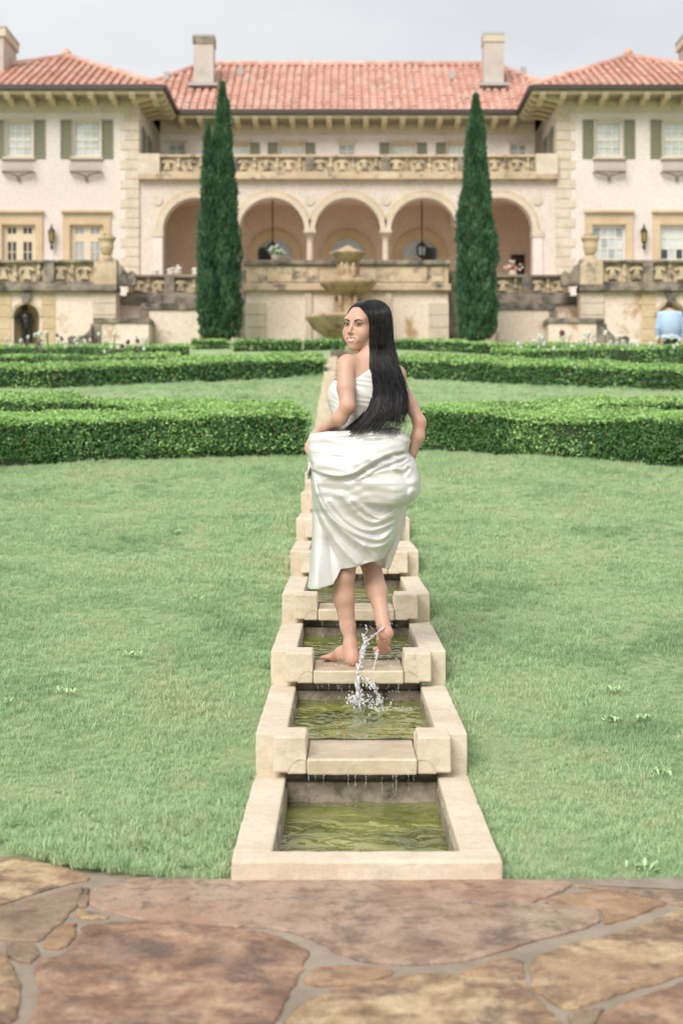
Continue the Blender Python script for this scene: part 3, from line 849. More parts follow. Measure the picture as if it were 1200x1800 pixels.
def window(x0, x1, z0, z1, y, cols, rows, fmat, pmat, midrail=None, fw=0.07, mull=None):
    """sash window set back in its opening: frame (part) > panes (sub-parts)"""
    mb = MB()
    mb.box(x0, x0+fw, y, y+0.08, z0, z1).box(x1-fw, x1, y, y+0.08, z0, z1)
    mb.box(x0+fw, x1-fw, y, y+0.08, z0, z0+fw).box(x0+fw, x1-fw, y, y+0.08, z1-fw, z1)
    ix0, ix1, iz0, iz1 = x0+fw, x1-fw, z0+fw, z1-fw
    bars_x = [ix0 + (ix1-ix0)*i/cols for i in range(cols+1)]
    bars_z = [iz0 + (iz1-iz0)*i/rows for i in range(rows+1)]
    b = 0.022
    for i in range(1, cols):
        w = (0.09 if mull and i in mull else b)
        mb.box(bars_x[i]-w, bars_x[i]+w, y+0.012, y+0.07, iz0, iz1)
    for j in range(1, rows):
        w = 0.06 if midrail and j in midrail else b
        for i in range(cols):
            mb.box(bars_x[i]+b, bars_x[i+1]-b, y+0.014, y+0.068, bars_z[j]-w, bars_z[j]+w)
    f = mk('window', mb, fmat, villa)
    for i in range(cols):
        for j in range(rows):
            mk('pane', MB().box(bars_x[i]+0.015, bars_x[i+1]-0.015, y+0.04+random.uniform(0, .006), y+0.052, bars_z[j]+0.015, bars_z[j+1]-0.015),
               pmat if not callable(pmat) else pmat(i, j), f)
    return f
def shutter(x0, x1, z0, z1, y):
    mb = MB(); r = 0.05
    mb.box(x0, x0+r, y-0.05, y-0.003, z0, z1).box(x1-r, x1, y-0.05, y-0.003, z0, z1)
    for z in (z0, (z0+z1)/2-r/2, z1-r): mb.box(x0+r, x1-r, y-0.048, y-0.005, z, z+r)
    n = int((z1-z0)/0.085)
    for k in range(n):
        z = z0 + r + (z1-z0-2*r)*(k+0.5)/n
        mb.add([(x0+r, y-0.042, z-0.03), (x1-r, y-0.042, z-0.03), (x1-r, y-0.008, z+0.03), (x0+r, y-0.008, z+0.03)], [(0, 1, 2, 3)])
    return mk('shutter', mb, M['shutter'], villa)

ZB = FLOOR - 0.4
for s in (-1, 1):
    X = lambda v: VX + s*v
    lo = lambda a, b: (min(X(a), X(b)), max(X(a), X(b)))
    # --- wing front wall
    wins2 = [(1069, 47), (1188, 47)]
    holes = []
    for c, w in wins2:
        cx = (c-611)/S49; a, b = lo(cx-0.47, cx+0.47); holes.append((a, b, vz(275), vz(212)))
        a, b = lo(cx-0.58, cx+0.58); holes.append((a, b, FLOOR, vz(395)))
    cx3 = (1188-611 + 119)/S49
    a, b = lo(cx3-0.47, cx3+0.47); holes.append((a, b, vz(275), vz(212)))
    x0, x1 = lo(XI, XO)
    wall_with_openings('wall', x0, x1, ZB, EAVE-0.02, DW, DW+0.3, holes, M['plaster'])
    # side walls of the wing (inner one with two narrow windows) and its back
    a, b = lo(XI+0.001, XI+0.3)
    mk('wall', MB().box(a, b, DW+0.302, 60, ZB, EAVE-0.02), M['plaster'], villa)
    a, b = lo(XO-0.3, XO-0.001)
    mk('wall', MB().box(a, b, DW+0.302, 60, ZB, EAVE-0.02), M['plaster'], villa)
    for dd in (50.1, 51.5):
        a, b = lo(XI-0.05, XI-0.002)
        mk('side_shutter', MB().box(a, b, dd-0.25, dd+0.25, vz(275), vz(212)), M['shutter'], villa)
        a, b = lo(XI-0.02, XI-0.001)
        mk('side_window', MB().box(a, b, dd+0.28, dd+0.8, vz(275), vz(212)), M['pane_blue'], villa)
    # frieze under the eaves
    a, b = lo(XI-0.03, XO+0.03)
    mk('frieze', MB().box(a, b, DW-0.04, DW-0.002, EAVE-0.62, EAVE-0.22), M['trim'], villa)
    # quoins at the inner corner
    zz, k = ZB+0.3, 0
    while zz < EAVE-0.7:
        w = 0.62 if k % 2 else 0.46
        a, b = lo(XI-0.025, XI+w)
        mk('quoin', MB().box(a, b, DW-0.03, DW+0.5 if k % 2 else DW+0.35, zz+0.006, zz+0.325), M['quoin'], villa, bevel=0.012, seg=1)
        zz += 0.335; k += 1
    # upper windows, shutters, sills, baskets
    for c in ((1069-611)/S49, (1188-611)/S49, cx3):
        a, b = lo(c-0.47, c+0.47)
        window(a, b, vz(275), vz(212), DW+0.12, 3, 4, M['frame_white'], M['pane_curtain'], midrail=[2])
        for q in (-1, 1):
            a, b = lo(c+q*0.51, c+q*0.90)
            shutter(a, b, vz(278), vz(211), DW)
        a, b = lo(c-0.55, c+0.55)
        mk('window_sill', MB().box(a, b, DW-0.09, DW+0.1, vz(281), vz(276)), M['trim'], villa)
        mk('window_head', MB().box(a, b, DW-0.04, DW-0.001, vz(211.5), vz(208.5)), M['trim'], villa)
        # iron flower basket
        a, b = lo(c-0.53, c+0.53); zt_, zb_ = vz(283), vz(304)
        fb = MB()
        fb.tube([(a, DW-0.003, zt_), (a, DW-0.3, zt_), (b, DW-0.3, zt_), (b, DW-0.003, zt_)], 0.014, 4)
        fb.tube([(a, DW-0.003, zb_), (a, DW-0.28, zb_), (b, DW-0.28, zb_), (b, DW-0.003, zb_)], 0.03, 5)
        for i in range(5): fb.box(a, b, DW-0.28+i*0.06, DW-0.27+i*0.06, zb_, zb_+0.012)
        for i in range(15):
            x = a + (b-a)*i/14
            fb.tube([(x, DW-0.3, zt_), (x, DW-0.31, (zt_+zb_)/2), (x, DW-0.28, zb_+0.03)], 0.011, 4)
        fb.tube([(a+0.05, DW-0.1, zb_), ((a+b)/2-0.05, DW-0.15, zb_-0.12), ((a+b)/2, DW-0.06, zb_-0.28)], [0.02, 0.03, 0.05], 5)
        fb.tube([(b-0.05, DW-0.1, zb_), ((a+b)/2+0.05, DW-0.15, zb_-0.12), ((a+b)/2, DW-0.06, zb_-0.28)], [0.02, 0.03, 0.05], 5)
        mk('window_basket', fb, M['iron_brown'], villa)
    # ground-floor windows with stone surrounds
    for c in ((1069-611)/S49, (1188-611)/S49):
        a, b = lo(c-0.58, c+0.58); zt_ = vz(395)
        near_axis = c < 10
        if s < 0:
            pm = (M['pane_blue'] if near_axis else M['pane_dark'])
            f = MB()
            f.box(a, a+0.16, DW+0.12, DW+0.2, FLOOR, zt_).box(b-0.16, b, DW+0.12, DW+0.2, FLOOR, zt_)
            m_ = (a+b)/2; f.box(m_-0.12, m_+0.12, DW+0.12, DW+0.2, FLOOR, zt_)
            for q0, q1 in ((a+0.16, m_-0.12), (m_+0.12, b-0.16)):
                for z0_, z1_ in ((FLOOR, FLOOR+0.5), (vz(424), vz(410)), (vz(399), zt_)):
                    f.box(q0, q1, DW+0.125, DW+0.195, z0_, z1_)
                f.box((q0+q1)/2-0.018, (q0+q1)/2+0.018, DW+0.13, DW+0.19, FLOOR+0.5, vz(424)).box((q0+q1)/2-0.018, (q0+q1)/2+0.018, DW+0.13, DW+0.19, vz(410), vz(399))
                for zz_ in (vz(442), vz(462), vz(482)): f.box(q0, q1, DW+0.132, DW+0.188, zz_-0.015, zz_+0.015)
            fo = mk('french_door', f, M['frame_cream'], villa)
            for q0, q1 in ((a+0.16, m_-0.12), (m_+0.12, b-0.16)):
                zs = [FLOOR+0.5, vz(482), vz(462), vz(442), vz(424)]
                for z0_, z1_ in list(zip(zs[:-1], zs[1:])) + [(vz(410), vz(399))]:
                    for h0, h1 in ((q0, (q0+q1)/2), ((q0+q1)/2, q1)):
                        mk('pane', MB().box(h0+.01, h1-.01, DW+0.15, DW+0.165, z0_+.005, z1_-.005), pm, fo)
        else:
            pm = (lambda i, j: M['pane_curtain'] if (i + j) % 3 else M['pane_blue']) if near_axis else (lambda i, j: M['pane_dark'] if i in (0, 2) and j < 5 or i == 3 and j in (2, 3) else M['pane_curtain'])
            window(a, b, FLOOR+0.3, zt_, DW+0.12, 4, 7, M['frame_white'], pm)
            mk('window_apron', MB().box(a, b, DW+0.1, DW+0.25, FLOOR, FLOOR+0.298), M['trim'], villa)
        sw = MB()
        for q in (-1, 1):
            u, v = lo(c+q*0.582, c+q*0.82); sw.box(u, v, DW-0.07, DW+0.1, FLOOR, zt_+0.24)
        u, v = lo(c-0.582, c+0.582); sw.box(u, v, DW-0.069, DW+0.1, zt_+0.002, zt_+0.24)
        mk('window_surround', sw, M['trim_warm'], villa)
        u, v = lo(c-0.86, c+0.86)
        mk('frieze_panel', MB().box(u+.03, v-.03, DW-0.06, DW-0.002, zt_+0.242, vz(375)), M['trim'], villa)
        mk('cornice', MB().box(u, v, DW-0.2, DW-0.002, vz(375)+0.002, vz(371)), M['trim_warm'], villa)

# --- arcade front: five arches
PITCH = 133.5/S49; AR = 58/S49; ZS = vz(405)
ZBAL = vz(316)                      # underside of balcony band
def arcade():
    mb = MB(); y0, y1 = DW+0.06, DW+0.55
    x0, x1 = VX-XI+0.002, VX+XI-0.002
    cs = [VX + (k-2)*PITCH for k in range(5)]
    top = ZBAL - 0.002
    N = 14
    prev = x0
    for c in cs:
        mb.box(prev, c-AR, y0, y1, ZS, top) if prev == x0 else mb.box(prev, c-AR, y0, y1, ZS, top)
        for i in range(N):                                     # spandrel strips over the arch
            a0, a1 = math.pi - math.pi*i/N, math.pi - math.pi*(i+1)/N
            xa, xb = c+AR*math.cos(a0), c+AR*math.cos(a1)
            za, zb = ZS+AR*math.sin(a0), ZS+AR*math.sin(a1)
            mb.prism_y([(xa, za), (xb, zb), (xb, top), (xa, top)], y0, y1)
        prev = c+AR
    mb.box(prev, x1, y0, y1, ZS, top)
    mb.box(x0, cs[0]-AR, y0+.001, y1, ZB, ZS).box(cs[-1]+AR, x1, y0+.001, y1, ZB, ZS)
    mk('arcade_wall', mb, M['loggia_plaster'], villa)
    for c in cs:                                               # archivolts
        for r0, r1, y, mt in ((AR, AR+0.17, DW-0.0, 'trim'), (AR+0.172, AR+0.25, DW+0.035, 'trim_warm')):
            am = MB()
            for i in range(20):
                a0, a1 = math.pi - math.pi*i/20, math.pi - math.pi*(i+1)/20
                q = lambda r, a: (c+r*math.cos(a), ZS+r*math.sin(a))
                am.prism_y([q(r0, a0), q(r0, a1), q(r1, a1), q(r1, a0)], y, DW+0.058)
            mk('archivolt', am, M[mt], villa)
    for k in range(4):                                         # columns
        c = VX + (k-1.5)*PITCH
        cm = MB(); w = PITCH/2-AR
        cm.lathe([(w*0.95, FLOOR), (w*0.95, FLOOR+0.15), (w*0.72, FLOOR+0.2), (w*0.72, FLOOR+0.25), (w*0.62, ZS-0.28), (w*0.7, ZS-0.25), (w*0.66, ZS-0.22), (w*0.95, ZS-0.05)], c, DW+0.3, 14)
        cm.box(c-w-0.04, c+w+0.04, DW-0.04, DW+0.6, ZS-0.07, ZS-0.002)
        mk('column', cm, M['trim'], villa, smooth=False)
    for s in (-1, 1):                                          # responds at the ends
        a, b = sorted((VX+s*(2*PITCH+AR-0.02), VX+s*(2*PITCH+AR+0.36)))
        mk('impost', MB().box(a, b, DW-0.02, DW+0.6, ZS-0.22, ZS-0.001), M['trim'], villa)
        mk('pilaster', MB().box(a+0.03, b-0.03, DW+0.01, DW+0.057, ZB, ZS-0.222), M['plaster'], villa)
    for k in range(6):                                         # round bosses in the spandrels
        c = VX + (k-2.5)*PITCH
        bm = MB(); n = 16
        vs = [(c+0.17*math.cos(2*math.pi*i/n), DW+0.02, vz(352)+0.17*math.sin(2*math.pi*i/n)) for i in range(n)]
        bm.prism_y([(v[0], v[2]) for v in vs], DW+0.02, DW+0.0585)
        mk('boss', bm, M['trim'], villa)
arcade()
# loggia interior
DB = 52.3
mk('loggia_back_wall', MB().box(VX-XI+.31, VX+XI-.31, DB, DB+0.3, ZB, ZBAL), M['inner_plaster'], villa)
mk('loggia_ceiling', MB().box(VX-XI+.31, VX+XI-.31, DW+0.56, DB-0.002, ZBAL-0.32, ZBAL-0.05), M['inner_plaster'], villa)
mk('loggia_floor', MB().box(VX-XI+.31, VX+XI-.31, DW+0.06, DB-0.002, ZB, FLOOR), M['trim'], villa)
for k in range(4):                                            # cross ribs inside the loggia
    c = VX + (k-1.5)*PITCH
    rb = MB(); N = 12; hw = 0.16; ym = (DW+0.56+DB)/2; rr = (DB-DW-0.56)/2 - 0.01; zs_ = ZBAL-0.34-rr*0.75
    for i in range(N):
        a0, a1 = math.pi*i/N, math.pi*(i+1)/N
        y_a, y_b = ym+rr*math.cos(a0), ym+rr*math.cos(a1); z_a, z_b = zs_+rr*0.75*math.sin(a0), zs_+rr*0.75*math.sin(a1)
        rb.prism_x([(y_a, z_a), (y_b, z_b), (y_b, ZBAL-0.322), (y_a, ZBAL-0.322)], c-hw, c+hw)
    mk('ceiling_rib', rb, M['inner_plaster'], villa)
for k in (-1, 0, 1):                                          # arched glass doors at the back
    c = VX + k*PITCH*1.02; r = 0.66; zc = ZP(452, DB)
    sur = MB(); gl = MB()
    for i in range(16):
        a0, a1 = math.pi-math.pi*i/16, math.pi-math.pi*(i+1)/16
        q = lambda R, a: (c+R*math.cos(a), zc+R*math.sin(a))
        sur.prism_y([q(r, a0), q(r, a1), q(r+0.33, a1), q(r+0.33, a0)], DB-0.09, DB-0.002)
        gl.prism_y([(c, zc), q(r, a1), q(r, a0)][::-1], DB-0.03, DB-0.004)
    for s in (-1, 1):
        a, b = sorted((c+s*r, c+s*(r+0.33))); sur.box(a, b, DB-0.09, DB-0.002, FLOOR, zc)
    gl.box(c-r, c+r, DB-0.03, DB-0.004, FLOOR, zc)
    mk('door_surround', sur, M['trim_warm'], villa)
    g_ = mk('glass_door', gl, M['pane_blue'], villa)
    fr = MB(); fr.box(c-0.03, c+0.03, DB-0.05, DB-0.032, FLOOR, zc+r-0.01).box(c-r, c+r, DB-0.052, DB-0.033, zc-0.04, zc+0.02)
    for s in (-0.5, 0.5): fr.box(c+s*r-0.015, c+s*r+0.015, DB-0.05, DB-0.034, FLOOR, zc+r*0.85)
    mk('glazing_bar', fr, M['frame_cream'], g_)
    if k: mk('dark_pane', MB().box(c-0.6 if k < 0 else c+0.05, c-0.12 if k < 0 else c+0.6, DB-0.056, DB-0.054, FLOOR+0.3, zc+0.34), M['pane_dark'], g_)
a0 = VX+XP(895, DB); mk('service_door', MB().box(XP(897, DB), XP(921, DB), DB-0.05, DB-0.002, FLOOR, ZP(448, DB)), M['pane_dark'], villa)

# --- upper front behind the balcony
ups = [(310, 0.33, 0), (415, 0.47, 1), (512, 0.47, 1), (610, 0.31, 0), (708, 0.47, 1), (807, 0.47, 1), (911, 0.33, 0)]
hol = []
for px, hw, sh in ups:
    c = XP(px, DM); hol.append((c-hw, c+hw, ZP(300, DM), ZP(251, DM)))
wall_with_openings('upper_wall', VX-XI+.31, VX+XI-.31, ZBAL+0.002, EAVE-0.02, DM, DM+0.3, hol, M['plaster'])
for px, hw, sh in ups:
    c = XP(px, DM)
    window(c-hw, c+hw, ZP(300, DM), ZP(251, DM), DM+0.1, 2 if not sh else 4, 4 if not sh else 2, M['frame_white'] if not sh else M['frame_cream'], M['pane_blue'] if not sh else M['pane_curtain'])
    mk('window_head', MB().box(c-hw-.1, c+hw+.1, DM-0.05, DM-0.002, ZP(250.5, DM), ZP(248, DM)), M['trim_warm'] if sh else M['trim'], villa)
    if sh:
        for q in (-1, 1):
            a, b = sorted((c+q*(hw+0.03), c+q*(hw+0.40))); shutter(a, b, ZP(300, DM), ZP(251, DM), DM)
mk('frieze', MB().box(VX-XI+.31, VX+XI-.31, DM-0.04, DM-0.003, EAVE-0.6, EAVE-0.22), M['trim'], villa)

# --- balustrades (shared by the balcony and the terraces)
M['backing'] = stone('shaded_gap_stone', (0.34, 0.265, 0.185), (0.50, 0.40, 0.29), stain=(0.10, 0.085, 0.07, 1), stain_pos=(0.45, 0.65), scale=2, fine=14, bump=0.3, stain_scale=1.5)  # darker tone made to stand for shade in the balustrade gaps
def lobed_baluster(zb, zt):
    """carved baluster: lobed openwork scroll panel, about its own origin"""
    mb = MB(); h = zt-zb
    mb.lathe([(0.05, 0), (0.07, h*0.06), (0.045, h*0.14), (0.085, h*0.36), (0.06, h*0.5), (0.04, h*0.62), (0.065, h*0.85), (0.06, h)], 0, 0, 8)
    return mb
def ring_panel(zb, zt, r=0.2):
    """pierced scroll roundel between two pedestals"""
    mb = MB(); zc = (zb+zt)/2 - zb; n = 11
    for sx in (-1, 1):                       # a pair of C-scrolls leaning together over a leaf
        for i in range(n):
            a0, a1 = 0.4+4.6*i/n, 0.4+4.6*(i+1)/n
            q = lambda R, a: (sx*(r*0.42 + R*math.cos(a)), zc + R*1.15*math.sin(a))
            w0, w1 = 0.03+0.03*i/n, 0.03+0.03*(i+1)/n
            pl = [q(r*.62-w0, a0), q(r*.62-w1, a1), q(r*.62+w1, a1), q(r*.62+w0, a0)]
            mb.prism_y(pl if sx > 0 else pl[::-1], -0.06, 0.06)
    mb.tube([(0, 0, zc-r*1.2), (0, 0, zc-r*.3), (0, 0, zc+r*.4), (0, 0, zc+r*1.2)], [.03, .075, .05, .02], 6)
    return mb
def balustrade(parent, x0, x1, y, zb, zt, posts, mats=('dark_stone', 'baluster'), pitch=0.42, rail=0.09, base=0.1, dep=0.16):
    mk('top_rail', MB().box(x0, x1, y-dep*0.6, y+dep*0.6, zt-rail, zt), M[mats[0]], parent, bevel=0.015, seg=1)
    mk('base_rail', MB().box(x0, x1, y-dep*0.55, y+dep*0.55, zb, zb+base), M[mats[0]], parent)
    for p in posts:
        if x0+0.1 <= p <= x1-0.1: mk('pedestal', MB().box(p-0.15, p+0.15, y-dep*0.58, y+dep*0.58, zb+base+.001, zt-rail-.001), M['dark_stone'], parent)
    edges = sorted([x0] + [p for p in posts if x0 < p < x1] + [x1])
    proto = None; proto2 = None
    for a, b in zip(edges[:-1], edges[1:]):
        a_, b_ = a+0.15, b-0.15
        n = max(1, int(round((b_-a_)/pitch)))
        for i in range(n):
            x = a_ + (b_-a_)*(i+0.5)/n
            if i % 2 == 0:
                if proto is None:
                    me = ring_panel(zb+base, zt-rail, min(0.2, (zt-zb-rail-base)*0.34)); proto = bpy.data.meshes.new('scroll'); proto.from_pydata(me.v, [], me.f); proto.materials.append(M[mats[1]])
                me = proto; nm = 'carved_scroll'
            else:
                if proto2 is None:
                    m2 = lobed_baluster(zb+base, zt-rail); proto2 = bpy.data.meshes.new('bal'); proto2.from_pydata(m2.v, [], m2.f); proto2.materials.append(M[mats[1]])
                me = proto2; nm = 'baluster'
            o = bpy.data.objects.new(nm, me); COL.objects.link(o); o.parent = parent
            o.location = Vector((x, y, zb+base)) - (parent.location if parent.type == 'EMPTY' else Vector((0, 0, 0)))
    # backing slab added behind the openwork so its gaps read as shadowed
    mk('added_backing', MB().box(x0+0.02, x1-0.02, y+0.045, y+0.075, zb+base, zt-rail), M[mats[1]], parent)
bal_posts = [VX + (k-2.5)*PITCH for k in range(6)]
mk('balcony_band', MB().box(VX-XI+.002, VX+XI-.002, DW-0.2, DW+0.6, ZBAL, ZBAL+0.16), M['old_stone'], villa)
mk('balcony_floor', MB().box(VX-XI+.31, VX+XI-.31, DW+0.601, DM-0.001, ZBAL, ZBAL+0.15), M['trim'], villa)
balustrade(villa, VX-XI+.003, VX+XI-.003, DW-0.05, ZBAL+0.162, vz(273), bal_posts, mats=('old_stone', 'baluster'), pitch=0.36)
for s in (-1, 1):                                            # solid ends of the balcony parapet
    a, b = sorted((VX+s*(XI-.004), VX+s*(XI-0.75)))
    mk('parapet_end', MB().box(a, b, DW-0.2, DW+0.1, ZBAL+0.163, vz(272)), M['quoin'], villa)

M['chimney'] = stone('chimney_render', (0.52, 0.46, 0.42), (0.60, 0.54, 0.495), stain=(0.36, 0.32, 0.29, 1), stain_pos=(0.5, 0.8), scale=1, fine=14, bump=0.2)
# --- roofs with barrel tiles
TILE_W, TILE_L = 0.285, 0.4
def tile_mesh():
    mb = MB(); n = 5; r = TILE_W*0.36
    for y, rr, z in ((-0.03, r*1.08, 0.035), (TILE_L, r*0.9, 0.0)):
        for i in range(n+1):
            a = math.pi*i/n; mb.v.append((rr*math.cos(a), y, z + rr*0.6*math.sin(a)))
    for i in range(n): mb.f.append((i, i+1, n+2+i, n+1+i)); mb.m.append(0)
    mb.f.append(tuple(range(n, -1, -1))); mb.m.append(0)
    return mb
_tm = tile_mesh(); TV = np.array(_tm.v); TF = _tm.f
tile_me = bpy.data.meshes.new('roof_tile'); tile_me.from_pydata(_tm.v, [], _tm.f); tile_me.materials.append(M['tile'])
n_tile_parts = [0]
def roof_face(parent, A, B, C, D_, eave_parts=True):
    """quad A-B eave (left to right), D_-C ridge; lays tiles in courses up the slope inside the face"""
    A, B, C, D_ = [Vector(p) for p in (A, B, C, D_)]
    ex = (B-A).normalized(); up = (D_-A) - ex*((D_-A).dot(ex)); L = up.length; up.normalize(); nr = ex.cross(up)
    W = (B-A).length; xl, xr = (D_-A).dot(ex), (C-A).dot(ex)
    V, F = [], []; o = 0
    ncol = int(W/TILE_W); off = (W-ncol*TILE_W)/2
    for j in range(int(L/TILE_L)+1):
        for i in range(ncol):
            x = off + (i+0.5)*TILE_W; y = j*TILE_L; t = y/L
            if y + TILE_L > L+0.15: continue
            t2 = (y+TILE_L*0.8)/L
            if x < xl*t2-0.02 or x > W-(W-xr)*t2+0.02: continue
            p = A + ex*x + up*y + nr*0.03
            p = p + nr*random.uniform(0, 0.014)
            if j == 0 and eave_parts and n_tile_parts[0] < 120:
                ob = bpy.data.objects.new('roof_tile', tile_me); COL.objects.link(ob); ob.parent = parent
                R = Matrix((ex, up, nr)).transposed().to_4x4(); ob.matrix_basis = Matrix.Translation(p) @ R
                n_tile_parts[0] += 1
            else:
                q = np.array(p) + TV[:, :1]*np.array(ex) + TV[:, 1:2]*np.array(up) + TV[:, 2:]*np.array(nr)
                V.append(q); F += [tuple(k+o for k in f) for f in TF]; o += len(TV)
    return (np.concatenate(V).tolist() if V else []), F
def tri_hip(mb, a, b):
    mb.tube([Vector(a)+Vector((0, 0, .06)), Vector(b)+Vector((0, 0, .06))], 0.13, 8)
def roof(name, faces, hips, fillers):
    base = MB()
    for f in fillers: base.add(f, [tuple(range(len(f)))])
    ro = mk(name, base, M['tile'], villa)
    allv, allf = [], []
    for f in faces:
        V, F = roof_face(ro, *f); o = len(allv); allv += V; allf += [tuple(k+o for k in q) for q in F]
    t = MB(); t.v, t.f, t.m = allv, allf, [0]*len(allf)
    tag(mk('roof_tiles', t, M['tile'], ro), kind='stuff')
    h = MB()
    for a, b in hips: tri_hip(h, a, b)
    mk('ridge_cap', h, M['tile'], ro, smooth=True)
    return ro
# main hipped roof
ye, yr, yb_ = 51.4, 56.0, 60.6; zr = 16.8; hx, rx = 9.7, 5.7
Am, Bm, Cm, Dm = (VX-hx, ye, EAVE), (VX+hx, ye, EAVE), (VX+rx, yr, zr), (VX-rx, yr, zr)
Em, Fm_ = (VX+hx, yb_, EAVE), (VX-hx, yb_, EAVE)
roof('main_roof', [(Am, Bm, Cm, Dm), (Em, Fm_, Dm, Cm)], [(Dm, Cm), (Am, Dm), (Bm, Cm)],
     [(Am, Bm, Cm, Dm), (Em, Fm_, Dm, Cm), (Bm, Em, Cm), (Fm_, Am, Dm), (Am, Fm_, Em, Bm)])
for s in (-1, 1):
    # wing roof: front hip, ridge running back
    xin, xout, xr_ = VX+s*(XI-0.98), VX+s*(XO+0.9), VX+s*10.45
    yf, ya, yk = DW-0.98, 53.0, 62.0; za = 16.25
    xa, xb = min(xin, xout), max(xin, xout)
    A, B = (xa, yf, EAVE), (xb, yf, EAVE); Pk = (xr_, ya, za); Pb = (xr_, yk, za)
    Lb, Rb = (xa, yk, EAVE), (xb, yk, EAVE)
    roof('wing_roof', [(A, B, Pk, Pk), (Lb, A, Pk, Pb), (B, Rb, Pb, Pk)], [(A, Pk), (B, Pk), (Pk, Pb)],
         [(A, B, Pk), (B, Rb, Pb, Pk), (Lb, A, Pk, Pb), (A, Lb, Rb, B)])
    # gutters, soffit board and brackets
    mk('gutter', MB().box(xa-.02, xb+.02, yf-0.13, yf+0.0, EAVE-0.085, EAVE+0.07), M['gutter'], villa)
    gi = xin
    a, b = sorted((gi-s*0.13, gi))
    mk('gutter', MB().box(a, b, yf+0.002, ye-0.14, EAVE-0.085, EAVE+0.07), M['gutter'], villa)
    mk('fascia', MB().box(xa+.02, xb-.02, yf+0.0, yf+0.06, EAVE-0.21, EAVE-0.09), M['bracket'], villa)
    a, b = sorted((gi+s*0.002, gi+s*0.06))
    mk('fascia', MB().box(a, b, yf+0.062, ye-.1, EAVE-0.21, EAVE-0.09), M['bracket'], villa)
    mk('soffit', MB().box(xa+.07, xb-.07, yf+0.07, DW+0.5, EAVE-0.115, EAVE-0.065), M['soffit'], villa)
    a, b = sorted((gi+s*0.065, VX+s*(XI+.3)))
    mk('soffit', MB().box(a, b, DW+0.502, ye-.05, EAVE-0.115, EAVE-0.065), M['soffit'], villa)
    nb = 13
    def bracket_x(x):
        return MB().prism_x([(yf-0.03, EAVE-0.22), (yf+0.1, EAVE-0.36), (yf+0.45, EAVE-0.30), (DW-0.045, EAVE-0.42), (DW-0.045, EAVE-0.118), (yf-0.03, EAVE-0.118)], x-0.1, x+0.1)
    for i in range(nb):
        x = gi + s*(0.35 + i*0.705)
        mk('eave_bracket', bracket_x(x), M['bracket'], villa)
    for i in range(5):
        yy = DW-0.6 + i*0.66
        xw, xe = VX+s*(XI-0.005), gi-s*0.03
        pts = [(xe, EAVE-0.22), (xe+s*0.13, EAVE-0.36), (xe+s*0.48, EAVE-0.30), (xw, EAVE-0.42), (xw, EAVE-0.118), (xe, EAVE-0.118)]
        if s > 0: pts = pts[::-1]
        mk('eave_bracket', MB().prism_y(pts, yy-0.1, yy+0.1), M['bracket'], villa)
    # big stack at the outer side of the wing
    cx = VX+s*12.75; ch = MB()
    ch.box(cx-0.62, cx+0.62, 50.2, 52.2, EAVE+0.2, ZP(64, 50.2))
    co = mk('chimney', ch, M['chimney'], villa)
    mk('chimney_cap', MB().box(cx-0.7, cx+0.7, 50.12, 52.28, ZP(64, 50.2)+.002, ZP(50, 50.2)), M['trim'], co)
    mk('chimney_flashing', MB().box(cx-0.72, cx+0.72, 50.1, 52.3, ZP(50, 50.2)+.002, ZP(46, 50.2)), M['lead'], co)
    # slim stack on the main roof
    c2 = XP(358.5, 53.7) if s < 0 else XP(866.5, 53.7); tp = 63 if s < 0 else 60
    co = mk('chimney', MB().box(c2-0.37, c2+0.37, 53.5, 54.3, EAVE+0.9, ZP(tp+16, 53.7)), M['chimney'], villa)
    mk('chimney_cap', MB().box(c2-0.4, c2+0.4, 53.46, 54.34, ZP(tp+16, 53.7)+.002, ZP(tp+4, 53.7)), M['dark_stone'] if s < 0 else M['trim'], co)
    mk('chimney_flashing', MB().box(c2-0.41, c2+0.41, 53.45, 54.35, ZP(tp+4, 53.7)+.002, ZP(tp, 53.7)), M['lead'], co)
    mk('lead_apron', MB().box(c2-0.55, c2+0.55, 53.2, 53.49, ZP(152, 53.4), ZP(147, 53.4)), M['lead'], co)
    for dx, dy_ in ((-1.5, 0.9), (1.3, 1.4)):
        px_, y_ = c2+dx*1.0, 53.6+dy_; z_ = EAVE+(zr-EAVE)*(y_-ye)/(yr-ye)
        mk('roof_vent', MB().box(px_-0.1, px_+0.1, y_-0.12, y_+0.12, z_, z_+0.3), M['lead'], villa)
    # ball on the wing hip
    mk('hip_finial', MB().lathe([(0.02, za), (0.15, za+.1), (0.17, za+.22), (0.08, za+.34), (0.02, za+.38)], xr_, ya, 10), M['tile'], villa, smooth=True)
mk('gutter', MB().box(VX-XI+1.12, VX+XI-1.12, ye-0.13, ye, EAVE-0.085, EAVE+0.07), M['gutter'], villa)
mk('fascia', MB().box(VX-XI+1.12, VX+XI-1.12, ye+.001, ye+0.06, EAVE-0.21, EAVE-0.09), M['bracket'], villa)
mk('soffit', MB().box(VX-XI+.31, VX+XI-.31, ye+0.065, DM-.001, EAVE-0.115, EAVE-0.065), M['soffit'], villa)
for i in range(21):
    x = VX + (i-10)*0.667
    if abs(x-VX) > XI-0.6: continue
    mk('eave_bracket', MB().prism_x([(ye-0.03, EAVE-0.22), (ye+0.1, EAVE-0.36), (ye+0.4, EAVE-0.30), (DM-0.005, EAVE-0.42), (DM-0.005, EAVE-0.118), (ye-0.03, EAVE-0.118)], x-0.1, x+0.1), M['bracket'], villa)

